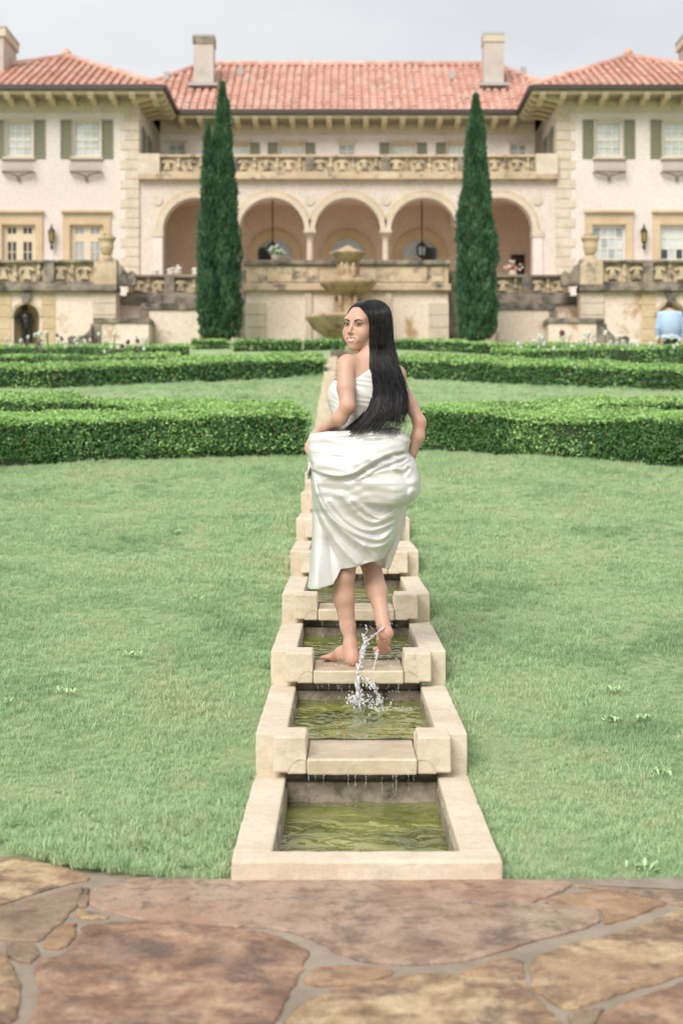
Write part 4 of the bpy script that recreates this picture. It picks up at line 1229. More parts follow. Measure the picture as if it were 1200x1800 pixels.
# --- lanterns
def wall_lantern(px, label):
    c = XP(px, DW-0.2); z = ZP(440, DW-.2)
    e = empty('wall_lantern', (c, DW-0.2, z), label, 'lantern', 'wall lanterns on the wings')
    y = DW-0.2
    mk('lantern_glass', MB().lathe([(0.07, z+0.3), (0.1, z+0.62)], c, y, 6), M['amber'], e)
    b = MB().lathe([(0.015, z-0.0), (0.06, z+0.12), (0.03, z+0.2), (0.08, z+0.298)], c, y, 6)
    b.lathe([(0.13, z+0.622), (0.1, z+0.7), (0.04, z+0.78), (0.015, z+0.9)], c, y, 6)
    b.tube([(c, DW-0.005, z+0.15), (c, y, z+0.1)], 0.02, 5)
    for k in range(6):
        a = math.pi/3*k; b.tube([(c+0.075*math.cos(a), y+0.075*math.sin(a), z+0.298), (c+0.105*math.cos(a), y+0.105*math.sin(a), z+0.622)], 0.012, 4)
    mk('lantern_frame', b, M['iron'], e)
wall_lantern(91, 'iron wall lantern between the two left wing doors')
wall_lantern(1131, 'iron wall lantern between the two right wing windows')
def hanging(px, label):
    y = DW+1.6; c = XP(px, y); zt_ = ZBAL-0.33; z = ZP(455, y)
    e = empty('hanging_lantern', (c, y, z), label, 'lantern', 'hanging lanterns in the arcade')
    mk('chain', MB().tube([(c, y, zt_), (c, y, z+0.62)], 0.025, 5), M['iron'], e)
    b = MB().lathe([(0.03, z), (0.09, z+.05), (0.16, z+0.12)], c, y, 8).lathe([(0.2, z+0.42), (0.12, z+0.52), (0.03, z+0.62)], c, y, 8)
    for k in range(8):
        a = math.pi/4*k; b.tube([(c+0.15*math.cos(a), y+0.15*math.sin(a), z+.12), (c+0.19*math.cos(a), y+0.19*math.sin(a), z+.42)], 0.02, 4)
    mk('lantern_frame', b, M['iron'], e)
    mk('lantern_glass', MB().lathe([(0.13, z+.121), (0.17, z+.419)], c, y, 8), M['pane_blue'], e)
hanging(479, 'iron lantern hanging in the second arch from the left')
hanging(741, 'iron lantern hanging in the second arch from the right')

# ------------------------------------------------------------------ terraces
DT = 43.0
ZT0, ZRAIL = ZP(513, DT), ZP(458, DT)
gz = terr(42) - 0.4
# one earth-and-paving slab carries the house and terraces
mk_ = MB().box(-60, 60, DT+0.9, 75, 3.5, FLOOR-0.01)
tag(mk('terrace_ground', mk_, M['trim']), kind='structure')
def statue(px, side):
    pass
NICHE = {}
for s, side in ((-1, 'left'), (1, 'right')):
    f = lambda px: VX + s*((px-611)/FPX*DT)      # px given for the right-hand side
    lo = lambda a, b: tuple(sorted((f(a), f(b))))
    e = empty('terrace_wall', (f(1110), DT, gz), f'stained stone terrace wall with carved balustrade and arched niche on the {side}', 'wall', 'terrace walls')
    x_in, x_out = f(1018), f(1400)
    # wall with arched niche at px 1175 (47 on the left)
    nc = f(1176); nr_ = 23/FPX*DT; zs_ = ZP(557, DT); wt = ZP(513, DT)-0.001
    mb = MB(); xa, xb = lo(1018, 1400)
    mb.box(xa, nc-nr_, DT, DT+0.9, gz, wt).box(nc+nr_, xb, DT, DT+0.9, gz, wt)
    for i in range(12):
        a0, a1 = math.pi-math.pi*i/12, math.pi-math.pi*(i+1)/12
        mb.prism_y([(nc+nr_*math.cos(a0), zs_+nr_*math.sin(a0)), (nc+nr_*math.cos(a1), zs_+nr_*math.sin(a1)), (nc+nr_*math.cos(a1), wt), (nc+nr_*math.cos(a0), wt)], DT, DT+0.9)
    mk('wall', mb, M['terrace_wall'], e)
    nm = MB()                                             # concave niche back
    n = 12
    for j in range(8):
        z = gz + (zs_-gz)*j/7 
        for i in range(n+1):
            a = math.pi*i/n; nm.v.append((nc+nr_*math.cos(a), DT+0.08+nr_*1.2*math.sin(a), z))
    for j in range(1, 7):
        ph = math.pi/2*j/6
        for i in range(n+1):
            a = math.pi*i/n; r = nr_*math.cos(ph); nm.v.append((nc+r*math.cos(a), DT+0.08+r*1.2*math.sin(a), zs_+nr_*math.sin(ph)))
    for j in range(13):
        for i in range(n): nm.f.append((j*(n+1)+i, j*(n+1)+i+1, (j+1)*(n+1)+i+1, (j+1)*(n+1)+i)); nm.m.append(0)
    mk('niche', nm, M['trim_warm'], e, smooth=True)
    ar = MB()
    for i in range(12):
        a0, a1 = math.pi-math.pi*i/12, math.pi-math.pi*(i+1)/12
        q = lambda R, a: (nc+R*math.cos(a), zs_+R*math.sin(a))
        ar.prism_y([q(nr_, a0), q(nr_, a1), q(nr_+0.09, a1), q(nr_+0.09, a0)], DT-0.05, DT-0.002)
    mk('niche_arch', ar, M['old_stone'], e)
    mk('keystone', MB().prism_y([(nc-0.08, zs_+nr_), (nc+0.08, zs_+nr_), (nc+0.17, wt-.02), (nc-0.17, wt-.02)], DT-0.16, DT-0.052), M['dark_stone'], e)
    # rusticated bands either side of the niche: individual blocks
    for q0, q1 in ((1125, 1150), (1202, 1227)):
        for j in range(6):
            z0 = gz+0.2+j*0.36; a, b = lo(q0, q1)
            if z0+0.34 < wt: mk('stone_block', MB().box(a+.006, b-.006, DT-0.025, DT-.001, z0, z0+0.35), M['trim_warm'], e, bevel=.01, seg=1)
    a, b = lo(1018, 1060)
    for j in range(6):
        z0 = gz+0.25+j*0.36
        if z0+0.35 < wt: mk('stone_block', MB().box(a+.006, b-.006, DT-0.06, DT-.001, z0, z0+0.35), M['trim'], e, bevel=.012, seg=1)
    # cornice ledge and balustrade
    xa, xb = lo(1015, 1400)
    mk('ledge', MB().box(xa, xb, DT-0.22, DT+0.5, ZT0, ZP(502, DT)), M['dark_stone'], e, bevel=.03)
    px_posts = [f(1135), f(1235), f(1330)]
    balustrade(e, *lo(1055, 1400), DT-0.02, ZP(502, DT)+.001, ZRAIL, px_posts, pitch=0.36, dep=0.22)
    a, b = lo(1016, 1056)
    mk('end_pedestal', MB().box(a, b, DT-0.2, DT+0.3, ZP(502, DT)+.002, ZRAIL+0.03), M['old_stone'], e, bevel=.02)
    # scroll ramp down to the landing
    pts = [(1016, 502), (1016, 463), (1010, 466), (1004, 474), (998, 481), (990, 476), (984, 482), (984, 502)]
    pl = [(f(p), ZP(q, DT)) for p, q in pts]
    mk('scroll', MB().prism_y(pl, DT-0.12, DT+0.2), M['dark_stone'], e)
    # urn
    u = f(1036); zu = ZRAIL+0.031
    ue = empty('stone_urn', (u, DT+0.05, zu), f'buff stone urn on the {side} terrace pedestal', 'urn', 'terrace urns')
    prof = [(0.2, zu), (0.2, zu+.06), (0.1, zu+.12), (0.17, zu+.2), (0.22, zu+.36), (0.215, zu+.5), (0.23, zu+.55), (0.28, zu+.62), (0.28, zu+.68), (0.24, zu+.7)]
    mk('bowl', MB().lathe(prof, u, DT+.05, 18), M['trim_warm'], ue, smooth=False)
    pm = MB()
    for k in range(60):
        a = random.uniform(0, 6.28); r = 0.2*random.random()**.5; p = Vector((u+r*math.cos(a), DT+.05+r*math.sin(a), zu+.7))
        v = Vector((random.gauss(0, .05), random.gauss(0, .05), random.uniform(.03, .1)))
        w = Vector((random.gauss(0, .02), random.gauss(0, .02), 0)); pm.add([p-w, p+w, p+v], [(0, 1, 2)])
    mk('plants', pm, M['shutter'], ue)

    # --- landing between terrace and fountain court: wall and balustrade
    DL = 43.7
    fl = lambda px: VX + s*((px-611)/FPX*DL); lo2 = lambda a, b: tuple(sorted((fl(a), fl(b))))
    e2 = empty('landing_wall', (fl(930), DL, gz), f'stepped stone stair wall with dark balustrade beside the {side} cypress', 'wall', 'stair walls')
    a, b = lo2(800, 1016)
    mk('wall', MB().box(a, b, DL+.1, DL+.6, gz, ZP(535, DL)), M['terrace_wall'], e2)
    mk('ledge', MB().box(a, b, DL-0.05, DL+0.6, ZP(534.9, DL), ZP(520, DL)), M['dark_stone'], e2, bevel=.03)
    a, b = lo2(800, 1000)
    balustrade(e2, a, b, DL+0.1, ZP(520, DL)+.001, ZP(483, DL), [fl(925), fl(862)], pitch=0.33, dep=0.22)
    # stepped stair parapets in front
    fp = lambda px, D: VX + s*((px-611)/FPX*D)
    D2 = 42.4
    a, b = sorted((fp(872, D2), fp(972, D2)))
    mk('stair_parapet', MB().box(a, b, D2, D2+0.8, gz, ZP(545, D2)), M['terrace_wall'], e2)
    mk('parapet_cap', MB().box(a-.05, b+.05, D2-0.06, D2+0.86, ZP(544.9, D2), ZP(534, D2)), M['dark_stone'], e2, bevel=.02)
    mk('stair_post', MB().box(*sorted((fp(963, D2), fp(978, D2))), D2-0.07, D2-.001, gz, ZP(546, D2)), M['dark_stone'], e2)
    D3 = 41.5
    a, b = sorted((fp(962, D3), fp(1056, D3)))
    mk('stair_parapet', MB().box(a, b, D3, D3+0.8, gz, ZP(568, D3)), M['terrace_wall'], e2)
    mk('parapet_cap', MB().box(a-.05, b+.05, D3-0.06, D3+0.86, ZP(567.9, D3), ZP(559, D3)), M['dark_stone'], e2, bevel=.02)
    mk('stair_post', MB().box(*sorted((fp(1046, D3), fp(1063, D3))), D3-0.07, D3-.001, gz, ZP(569, D3)), M['dark_stone'], e2)
    D4 = 41.3
    sc = [(1062, 610), (1062, 572), (1066, 580), (1074, 588), (1086, 592), (1098, 590), (1104, 594), (1104, 610)]
    pl = [(fp(p, D4), ZP(q, D4)) for p, q in sc]
    mk('scroll', MB().prism_y(pl, D4, D4+.4), M['dark_stone'], e2)
    NICHE[side] = (nc, gz)

# --- fountain court wall in the middle
DC = 42.3
fc = lambda px: XP(px, DC)
ec = empty('fountain_wall', (fc(611), DC, gz), 'pale stone wall with carved parapet behind the tiered fountain', 'wall')
mk('wall', MB().box(fc(433), fc(787), DC, DC+1.2, gz, ZP(512, DC)), M['terrace_wall'], ec)
mk('cornice', MB().box(fc(428), fc(792), DC-0.18, DC+1.3, ZP(511.9, DC), ZP(500, DC)), M['old_stone'], ec, bevel=.03)
mk('parapet', MB().box(fc(433), fc(787), DC-0.02, DC+0.4, ZP(499.9, DC), ZP(466, DC)), M['old_stone'], ec)
mk('parapet_coping', MB().box(fc(429), fc(791), DC-0.14, DC+0.5, ZP(465.9, DC), ZP(458, DC)), M['dark_stone'], ec, bevel=.02)
for a, b in ((433, 466), (754, 787)):
    for j in range(7):
        z0 = gz+0.15+j*0.37
        if z0+.36 < ZP(513, DC): mk('stone_block', MB().box(fc(a)-.02, fc(b)+.02, DC-0.09, DC-.001, z0+.004, z0+0.365), M['trim'], ec, bevel=.012, seg=1)
for a, b in ((536, 548), (676, 688)):
    mk('pilaster', MB().box(fc(a), fc(b), DC-0.07, DC-.002, gz, ZP(513, DC)), M['trim'], ec)
for k, (a, b) in enumerate(((440, 462), (470, 560), (660, 750), (758, 780))):
    mk('carved_panel', MB().box(fc(a), fc(b), DC-0.05, DC-.021, ZP(496, DC), ZP(470, DC)), M['baluster'], ec, bevel=.015)
for s in (-1, 1):        # shade of the gaps beside it put into dark stone (stairs passing behind the cypresses)
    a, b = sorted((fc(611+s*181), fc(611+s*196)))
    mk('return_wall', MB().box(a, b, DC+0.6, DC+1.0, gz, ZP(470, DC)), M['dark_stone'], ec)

# --- tiered fountain
DF = 41.2
fx = XP(611, DF); z_ = lambda py: ZP(py, DF); r_ = lambda px: px/FPX*DF
fo = empty('tiered_fountain', (fx, DF, gz), 'weathered three-tiered stone fountain with carved bowls behind the woman', 'fountain')
M['fount'] = stone('ochre_fountain_stone', (0.40, 0.28, 0.17), (0.56, 0.42, 0.28), stain=(0.15, 0.10, 0.06, 1), stain_pos=(0.5, 0.68), scale=2.5, fine=20, bump=0.4, stain_scale=2.2)
lob = lambda a, k: 0.03*math.cos(12*a)
mk('lower_bowl', MB().lathe([(r_(20), z_(612)), (r_(24), z_(600)), (r_(40), z_(592)), (r_(60), z_(578)), (r_(69), z_(564)), (r_(73), z_(561)), (r_(73), z_(556)), (r_(66), z_(556)), (r_(60), z_(562)), (0.05, z_(566))], fx, DF, 36, wob=lob), M['fount'], fo, smooth=True)
mk('lower_stem', MB().lathe([(r_(30), z_(566)), (r_(26), z_(556)), (r_(20), z_(550)), (r_(24), z_(540)), (r_(16), z_(530)), (r_(20), z_(522)), (r_(26), z_(514))], fx, DF, 18, wob=lambda a, k: 0.12*math.cos(5*a)), M['fount'], fo, smooth=True)
mk('middle_bowl', MB().lathe([(r_(20), z_(520)), (r_(34), z_(514)), (r_(44), z_(504)), (r_(48), z_(500)), (r_(49), z_(494)), (r_(44), z_(494)), (r_(38), z_(499)), (0.05, z_(501))], fx, DF, 36, wob=lob), M['fount'], fo, smooth=True)
mk('upper_stem', MB().lathe([(r_(24), z_(496)), (r_(20), z_(488)), (r_(14), z_(480)), (r_(17), z_(472)), (r_(12), z_(464)), (r_(18), z_(456))], fx, DF, 18, wob=lambda a, k: 0.14*math.cos(4*a+1)), M['fount'], fo, smooth=True)
mk('top_bowl', MB().lathe([(r_(15), z_(462)), (r_(24), z_(456)), (r_(28), z_(449)), (r_(31), z_(447)), (r_(31), z_(444)), (r_(27), z_(443)), (r_(12), z_(437)), (r_(3), z_(432))], fx, DF, 36, wob=lob), M['fount'], fo, smooth=True)
for k in range(5):                        # carved putti under the middle bowl and dolphins above
    a = 2*math.pi*k/5 + 0.3
    for zc0, zc1, rr in ((555, 520, 22), (492, 462, 17)):
        x, y = fx+r_(rr)*math.cos(a), DF+r_(rr)*math.sin(a)
        h = z_(zc1)-z_(zc0)
        mk('carved_figure', MB().lathe([(0.04, z_(zc0)), (0.1, z_(zc0)+.2*h), (0.075, z_(zc0)+.45*h), (0.1, z_(zc0)+.62*h), (0.05, z_(zc0)+.72*h), (0.07, z_(zc0)+.85*h), (0.02, z_(zc1))], x, y, 9), M['fount'], fo, smooth=True)

# --- cut flowers and figures on the landing
def flower_pot(px, py, D, cols, label, n=40, rad=0.28):
    c = P(px, py, D); e = empty('flower_arrangement', c, label, 'flowers')
    mk('vase', MB().lathe([(0.08, c.z-.25), (0.13, c.z-.1), (0.1, c.z+.02)], c.x, c.y, 10), M['trim'], e)
    for nm, colr, cnt in cols:
        mb = MB()
        for k in range(cnt):
            v = Vector((random.gauss(0, 1), random.gauss(0, 1), abs(random.gauss(0, 1))+.2)).normalized()*rad*random.uniform(.5, 1)
            p = c + v; r = random.uniform(.03, .06)
            mb.lathe([(0.01, p.z-r*.7), (r, p.z), (r*.8, p.z+r*.5), (0.01, p.z+r*.6)], p.x, p.y, 6)
        mk(nm, mb, plain(nm+'_petal', colr, 0.6), e, smooth=True)
flower_pot(484, 447, DC+0.25, [('white_bloom', (0.8, 0.8, 0.75), 26), ('green_leaf', (0.16, 0.3, 0.08), 22)], 'white and green flower arrangement on the fountain wall parapet')
flower_pot(901, 476, 47.0, [('pink_bloom', (0.75, 0.3, 0.3), 14), ('white_bloom', (0.8, 0.75, 0.7), 12), ('green_leaf', (0.12, 0.2, 0.06), 10)], 'mixed pink bouquet in the arch right of the right cypress', rad=0.35)

for q_, (px_, py_) in enumerate(((272, 478), (301, 476), (313, 474), (345, 477))):
    flower_pot(px_, py_, 44.3, [('white_bloom', (0.82, 0.81, 0.78), 9)], ['small white flower pot at the left end of the left landing balustrade', 'white flower pot second from the left on the left landing', 'white flower pot third from the left on the left landing', 'white flower pot beside the left cypress on the landing'][q_], rad=0.12)
# ------------------------------------------------------------------ signed-distance modelling (people, statue)
class Field:
    def __init__(s, lo, hi, h):
        s.lo = np.array(lo, float); s.h = h
        s.n = np.ceil((np.array(hi)-s.lo)/h).astype(int)+1
        s.f = np.full(s.n, 0.5, np.float32)
    def _box(s, lo, hi):
        a = np.clip(((np.array(lo)-s.lo)/s.h).astype(int), 0, s.n); b = np.clip(((np.array(hi)-s.lo)/s.h).astype(int)+2, 0, s.n)
        if (b <= a).any(): return None
        g_ = [s.lo[i]+s.h*np.arange(a[i], b[i]) for i in range(3)]
        X, Y, Z = np.meshgrid(*g_, indexing='ij', sparse=False)
        return (slice(a[0], b[0]), slice(a[1], b[1]), slice(a[2], b[2])), X, Y, Z
    def _smin(s, sl, d, k):
        a = s.f[sl]
        hh = np.clip(k-np.abs(a-d), 0, None)/k
        s.f[sl] = (np.minimum(a, d) - hh*hh*k*0.25)
    def _smax(s, sl, d, k):
        a = s.f[sl]
        hh = np.clip(k-np.abs(a-d), 0, None)/k
        s.f[sl] = (np.maximum(a, d) + hh*hh*k*0.25)
    def cone(s, a, b, ra, rb, k=0.02):
        a, b = np.array(a, float), np.array(b, float); m = max(ra, rb)+k+0.03
        q = s._box(np.minimum(a, b)-m, np.maximum(a, b)+m)
        if q is None: return
        sl, X, Y, Z = q; ab = b-a; L = (ab*ab).sum()+1e-12
        t = np.clip(((X-a[0])*ab[0]+(Y-a[1])*ab[1]+(Z-a[2])*ab[2])/L, 0, 1)
        d = np.sqrt((X-a[0]-t*ab[0])**2+(Y-a[1]-t*ab[1])**2+(Z-a[2]-t*ab[2])**2) - (ra+(rb-ra)*t)
        s._smin(sl, d.astype(np.float32), k)
    def chain(s, pts, rad, k=0.02):
        for i in range(len(pts)-1): s.cone(pts[i], pts[i+1], rad[i], rad[i+1], k)
    def ell(s, c, ax, R=None, k=0.03, sub=False):
        c = np.array(c, float); ax = np.array(ax, float); m = ax.max()+k+0.03
        q = s._box(c-m, c+m)
        if q is None: return
        sl, X, Y, Z = q; p = np.stack([X-c[0], Y-c[1], Z-c[2]], -1)
        if R is not None: p = p @ np.array(R).T           # rows of R = local axes
        k0 = np.sqrt(((p/ax)**2).sum(-1)); k1 = np.sqrt(((p/ax**2)**2).sum(-1))+1e-9
        d = (k0*(k0-1)/k1).astype(np.float32)
        if sub: s._smax(sl, -d, k)
        else: s._smin(sl, d, k)
    def coords(s):
        g_ = [s.lo[i]+s.h*np.arange(s.n[i]) for i in range(3)]
        return np.meshgrid(*g_, indexing='ij')
    def mesh(s):
        f = s.f; nx, ny, nz = f.shape
        ins = f < 0
        cs = np.zeros((nx-1, ny-1, nz-1), np.int8)
        for dx in (0, 1):
            for dy in (0, 1):
                for dz in (0, 1): cs += ins[dx:nx-1+dx, dy:ny-1+dy, dz:nz-1+dz]
        act = (cs > 0) & (cs < 8); idx = np.full(act.shape, -1, np.int64)
        I = np.argwhere(act); idx[act] = np.arange(len(I))
        acc = np.zeros((len(I), 3)); cnt = np.zeros(len(I))
        for ax in range(3):
            o1, o2 = [(1, 2), (0, 2), (0, 1)][ax]
            for u in (0, 1):
                for v in (0, 1):
                    off = np.zeros(3, int); off[o1] = u; off[o2] = v
                    p0 = I+off; p1 = p0.copy(); p1[:, ax] += 1
                    a = f[tuple(p0.T)]; b = f[tuple(p1.T)]; cr = (a < 0) != (b < 0)
                    t = np.where(cr, a/(a-b+1e-12), 0)
                    q = p0.astype(float); q[:, ax] += t
                    acc[cr] += q[cr]; cnt[cr] += 1
        V = s.lo + s.h*acc/cnt[:, None]
        Fs = []
        for ax in range(3):
            o1, o2 = [(1, 2), (2, 0), (0, 1)][ax]
            sl0 = [slice(None)]*3; sl1 = [slice(None)]*3; sl0[ax] = slice(0, -1); sl1[ax] = slice(1, None)
            A, B = ins[tuple(sl0)], ins[tuple(sl1)]
            E = np.argwhere(A != B)
            if len(E) == 0: continue
            lim = np.array(act.shape)
            ok = (E[:, o1] > 0) & (E[:, o2] > 0) & (E[:, o1] < lim[o1]) & (E[:, o2] < lim[o2]); E = E[ok]
            sg = A[tuple(E.T)]
            q = []
            for u, v in ((1, 1), (0, 1), (0, 0), (1, 0)):
                c = E.copy(); c[:, o1] -= u; c[:, o2] -= v; q.append(idx[tuple(c.T)])
            q = np.stack(q, 1); q[~sg] = q[~sg][:, ::-1]
            Fs.append(q)
        return V, np.concatenate(Fs)

def skin_mat(name='skin'):
    t = NT(name); c = t.attr('tint').outputs['Color']
    c = t.mix(0.12, c, t.ramp(t.noise(25, 4).outputs[0], [(0.35, (0.75, 0.5, 0.42)), (0.65, (1.0, 1.0, 1.0))]), 'MULTIPLY')
    m = t.set(Base_Color=c, Roughness=0.48, Subsurface_Weight=0.12, Specular_IOR_Level=0.4)
    t.b.inputs['Subsurface Radius'].default_value = (0.02, 0.008, 0.005); t.b.inputs['Subsurface Scale'].default_value = 0.4
    return m
M['skin'] = skin_mat()
SKIN = np.array([0.56, 0.35, 0.265])

# ------------------------------------------------------------------ cypresses
def cypress(px, tips, base_py, D, half_px, label):
    zb = ZP(base_py, D); S = FPX/D
    e = empty('cypress_tree', (XP(px, D), D, terr(D)), label, 'tree', 'cypresses flanking the fountain')
    mk('trunk', MB().tube([(XP(px, D), D, terr(D)-.1), (XP(px, D), D, zb+0.8), (XP(tips[0][0], D), D, ZP(tips[0][1]+60, D))], [0.16, 0.13, 0.02], 8), M['bark'], e)
    Vs, Fs, Cs, o = [], [], [], 0
    core = MB()
    for ti, (tx, ty, hw, bx, n, yo) in enumerate(tips):
        zt_ = ZP(ty, D); X0, X1 = XP(bx, D), XP(tx, D)
        u = RNG.random(n)**0.85; a = RNG.uniform(0, 6.283, n)
        prof = np.interp(u, [0, 0.05, 0.12, 0.35, 0.58, 0.82, 0.92, 1.0], [0.72, 0.88, 1.0, 0.95, 0.69, 0.38, 0.2, 0.02])*hw/S
        lump = 1 + 0.15*np.sin(5*a+9*u) + 0.14*np.sin(23*u+3*a) + 0.07*np.sin(61*u-7*a)
        r = prof*lump*(1.02 - np.abs(RNG.normal(0, 0.17, n)))
        x = X0+(X1-X0)*u + r*np.cos(a); y = D+yo + r*np.sin(a); z = zb + (zt_-zb)*u
        N = np.column_stack([np.cos(a), np.sin(a), np.full(n, 0.4)])
        # upright sprays: narrow quads pointing up and slightly out
        L = (0.10+0.12*RNG.random(n))[:, None]*np.where(u > .93, .7, 1)[:, None]; W = (0.016+0.016*RNG.random(n))[:, None]
        dirv = np.column_stack([0.35*np.cos(a)+RNG.normal(0, .25, n), 0.35*np.sin(a)+RNG.normal(0, .25, n), np.ones(n)]); dirv /= np.linalg.norm(dirv, axis=1, keepdims=True)
        t = np.cross(dirv, RNG.normal(size=(n, 3))); t /= np.linalg.norm(t, axis=1, keepdims=True)
        p = np.column_stack([x, y, z])
        V = np.empty((n, 4, 3)); V[:, 0] = p; V[:, 1] = p+dirv*L*.55+t*W; V[:, 2] = p+dirv*L; V[:, 3] = p+dirv*L*.55-t*W
        k = RNG.random((n, 1)); clump = np.clip(0.5+0.6*vnoise(p, 4.0, ti), 0, 1)[:, None]
        c = np.array([0.05, 0.125, 0.065])*(1-clump*k) + np.array([0.17, 0.33, 0.16])*clump*k
        c = np.where(RNG.random((n, 1)) < 0.004, np.array([0.35, 0.16, 0.06]), c)
        Vs.append(V.reshape(-1, 3)); Fs.append(np.arange(n*4).reshape(n, 4)+o); Cs.append(np.repeat(c, 4, 0)); o += n*4
        pr = []
        for q in range(12):
            uu = q/11; pr.append((max(.01, np.interp(uu, [0, .05, .12, .35, .58, .82, .92, 1], [.72, .88, 1, .95, .69, .38, .2, .02])*hw/S*0.72), zb+(zt_-zb)*uu*0.97))
        cc = MB().lathe(pr, 0, 0, 10)
        for v in cc.v:
            uu = (v[2]-zb)/(zt_-zb); core.v.append((v[0]+X0+(X1-X0)*uu, v[1]+D+yo, v[2]))
        b = len(core.v)-len(cc.v)
        core.f += [tuple(i+b for i in f) for f in cc.f]; core.m += [0]*len(cc.f)
    cr = np_mesh('crown', np.concatenate(Vs), np.concatenate(Fs), M['leaf'], e, col=np.concatenate(Cs))
    mk('inner_foliage', core, M['hedge_core'], e)
cypress(388, [(391, 148, 28, 392, 26000, 0), (367, 224, 17, 368, 9000, -0.3)], 596, 40.5, 37, 'tall dark cypress left of the fountain with a second lower tip')
cypress(836, [(836, 170, 32, 836, 30000, 0)], 598, 40.5, 38, 'tall dark single-tipped cypress right of the fountain')

# ------------------------------------------------------------------ flowers of the parterre
def parterre_flowers():
    white = plain('white_petal', (0.66, 0.70, 0.60), 0.6); purple = plain('purple_petal', (0.17, 0.055, 0.10), 0.6); stem_m = plain('flower_stem', (0.10, 0.19, 0.07), 0.7)
    def proto(col, r):
        e = empty('allium_flower', (0, 0, 0)); mb = MB()
        for k in range(16):
            v = Vector((random.gauss(0, 1), random.gauss(0, 1), random.gauss(0, 1))).normalized()*r*.62
            q = r*.5; mb.lathe([(0.004, v.z+.5-q*.8), (q, v.z+.5), (.004, v.z+.5+q*.8)], v.x, v.y, 5)
        mk('bloom', mb, col, e, smooth=True)
        mk('stem', MB().tube([(0, 0, 0), (.01, 0, .25), (0, 0, .5)], .008, 4), stem_m, e)
        lf = MB()
        for k in range(7):
            a = random.uniform(0, 6.28); L = random.uniform(.12, .28)
            lf.add([(0, 0, 0), (L*.5*math.cos(a)-.015*math.sin(a), L*.5*math.sin(a)+.015*math.cos(a), L*.8), (L*math.cos(a), L*math.sin(a), L*.9), (L*.5*math.cos(a)+.015*math.sin(a), L*.5*math.sin(a)-.015*math.cos(a), L*.8)], [(0, 1, 2, 3)])
        mk('leaves', lf, stem_m, e)
        return e
    pw, pp = proto(white, .042), proto(purple, .045)
    rr = random.Random(5); first = {0: True, 1: True}
    spots = []
    for k in range(58): spots.append((rr.uniform(-30, 260), rr.uniform(26.6, 35.5), 0 if rr.random() < .68 else 1, 'left'))
    for k in range(66): spots.append((rr.uniform(905, 1240), rr.uniform(25.8, 35.5), 0 if rr.random() < .9 else 1, 'right'))
    for px, d, c, side in spots:
        root = (pw, pp)[c]
        if first[c]: o = root; first[c] = False
        else: o = copy_tree(root)
        o.location = (XP(px, d), d, terr(d)); k = rr.uniform(1.0, 1.55); o.scale = (1, 1, k)
        o.scale = (k*.85, k*.85, k)
        o.rotation_euler = (rr.uniform(-.1, .1), rr.uniform(-.1, .1), rr.uniform(0, 6))
        tag(o, f'{"white" if c == 0 else "purple"} ball-headed flower on a tall stem in the {side} parterre bed', 'flower', f'{"white" if c == 0 else "purple"} flowers in the {side} parterre bed')
parterre_flowers()

# ------------------------------------------------------------------ statue in the left niche
def statue():
    nc, gz_ = NICHE['left']; D = DT+0.22; S = D/FPX
    f = lambda px, py, dy=0: (XP(px, D), D+dy, ZP(py, D))
    F = Field((XP(20, D), D-.4, ZP(620, D)), (XP(75, D), D+.4, ZP(530, D)), 0.018)
    F.ell(f(44, 541), (.09, .1, .12)); F.cone(f(44, 547), f(46, 553), .06, .07); F.ell(f(46, 560), (.17, .13, .2))
    F.cone(f(47, 567), f(48, 575), .14, .13); F.chain([f(44, 574), f(43, 588), f(47, 606)], [.1, .085, .05]); F.chain([f(51, 574), f(54, 588), f(53, 606)], [.1, .085, .05])
    F.chain([f(37, 553, 0), f(31, 560, -.1), f(38, 566, -.2)], [.06, .05, .04]); F.chain([f(53, 554), f(57, 564), f(55, 573)], [.06, .05, .04])
    F.ell(f(48, 609), (.2, .2, .08))
    V, Q = F.mesh(); o = np_mesh('statue', V, Q, M['bronze'], smooth=True)
    tag(o, 'dark bronze standing figure in the left wall niche', 'statue')
    mk2 = MB().lathe([(0.3, gz_+.35), (0.3, ZP(610, D)-.02), (.24, ZP(610, D))], XP(48, D), D, 14)
    tag(mk('statue_plinth', mk2, M['old_stone']), 'round stone plinth under the bronze figure in the left niche', 'plinth')
statue()

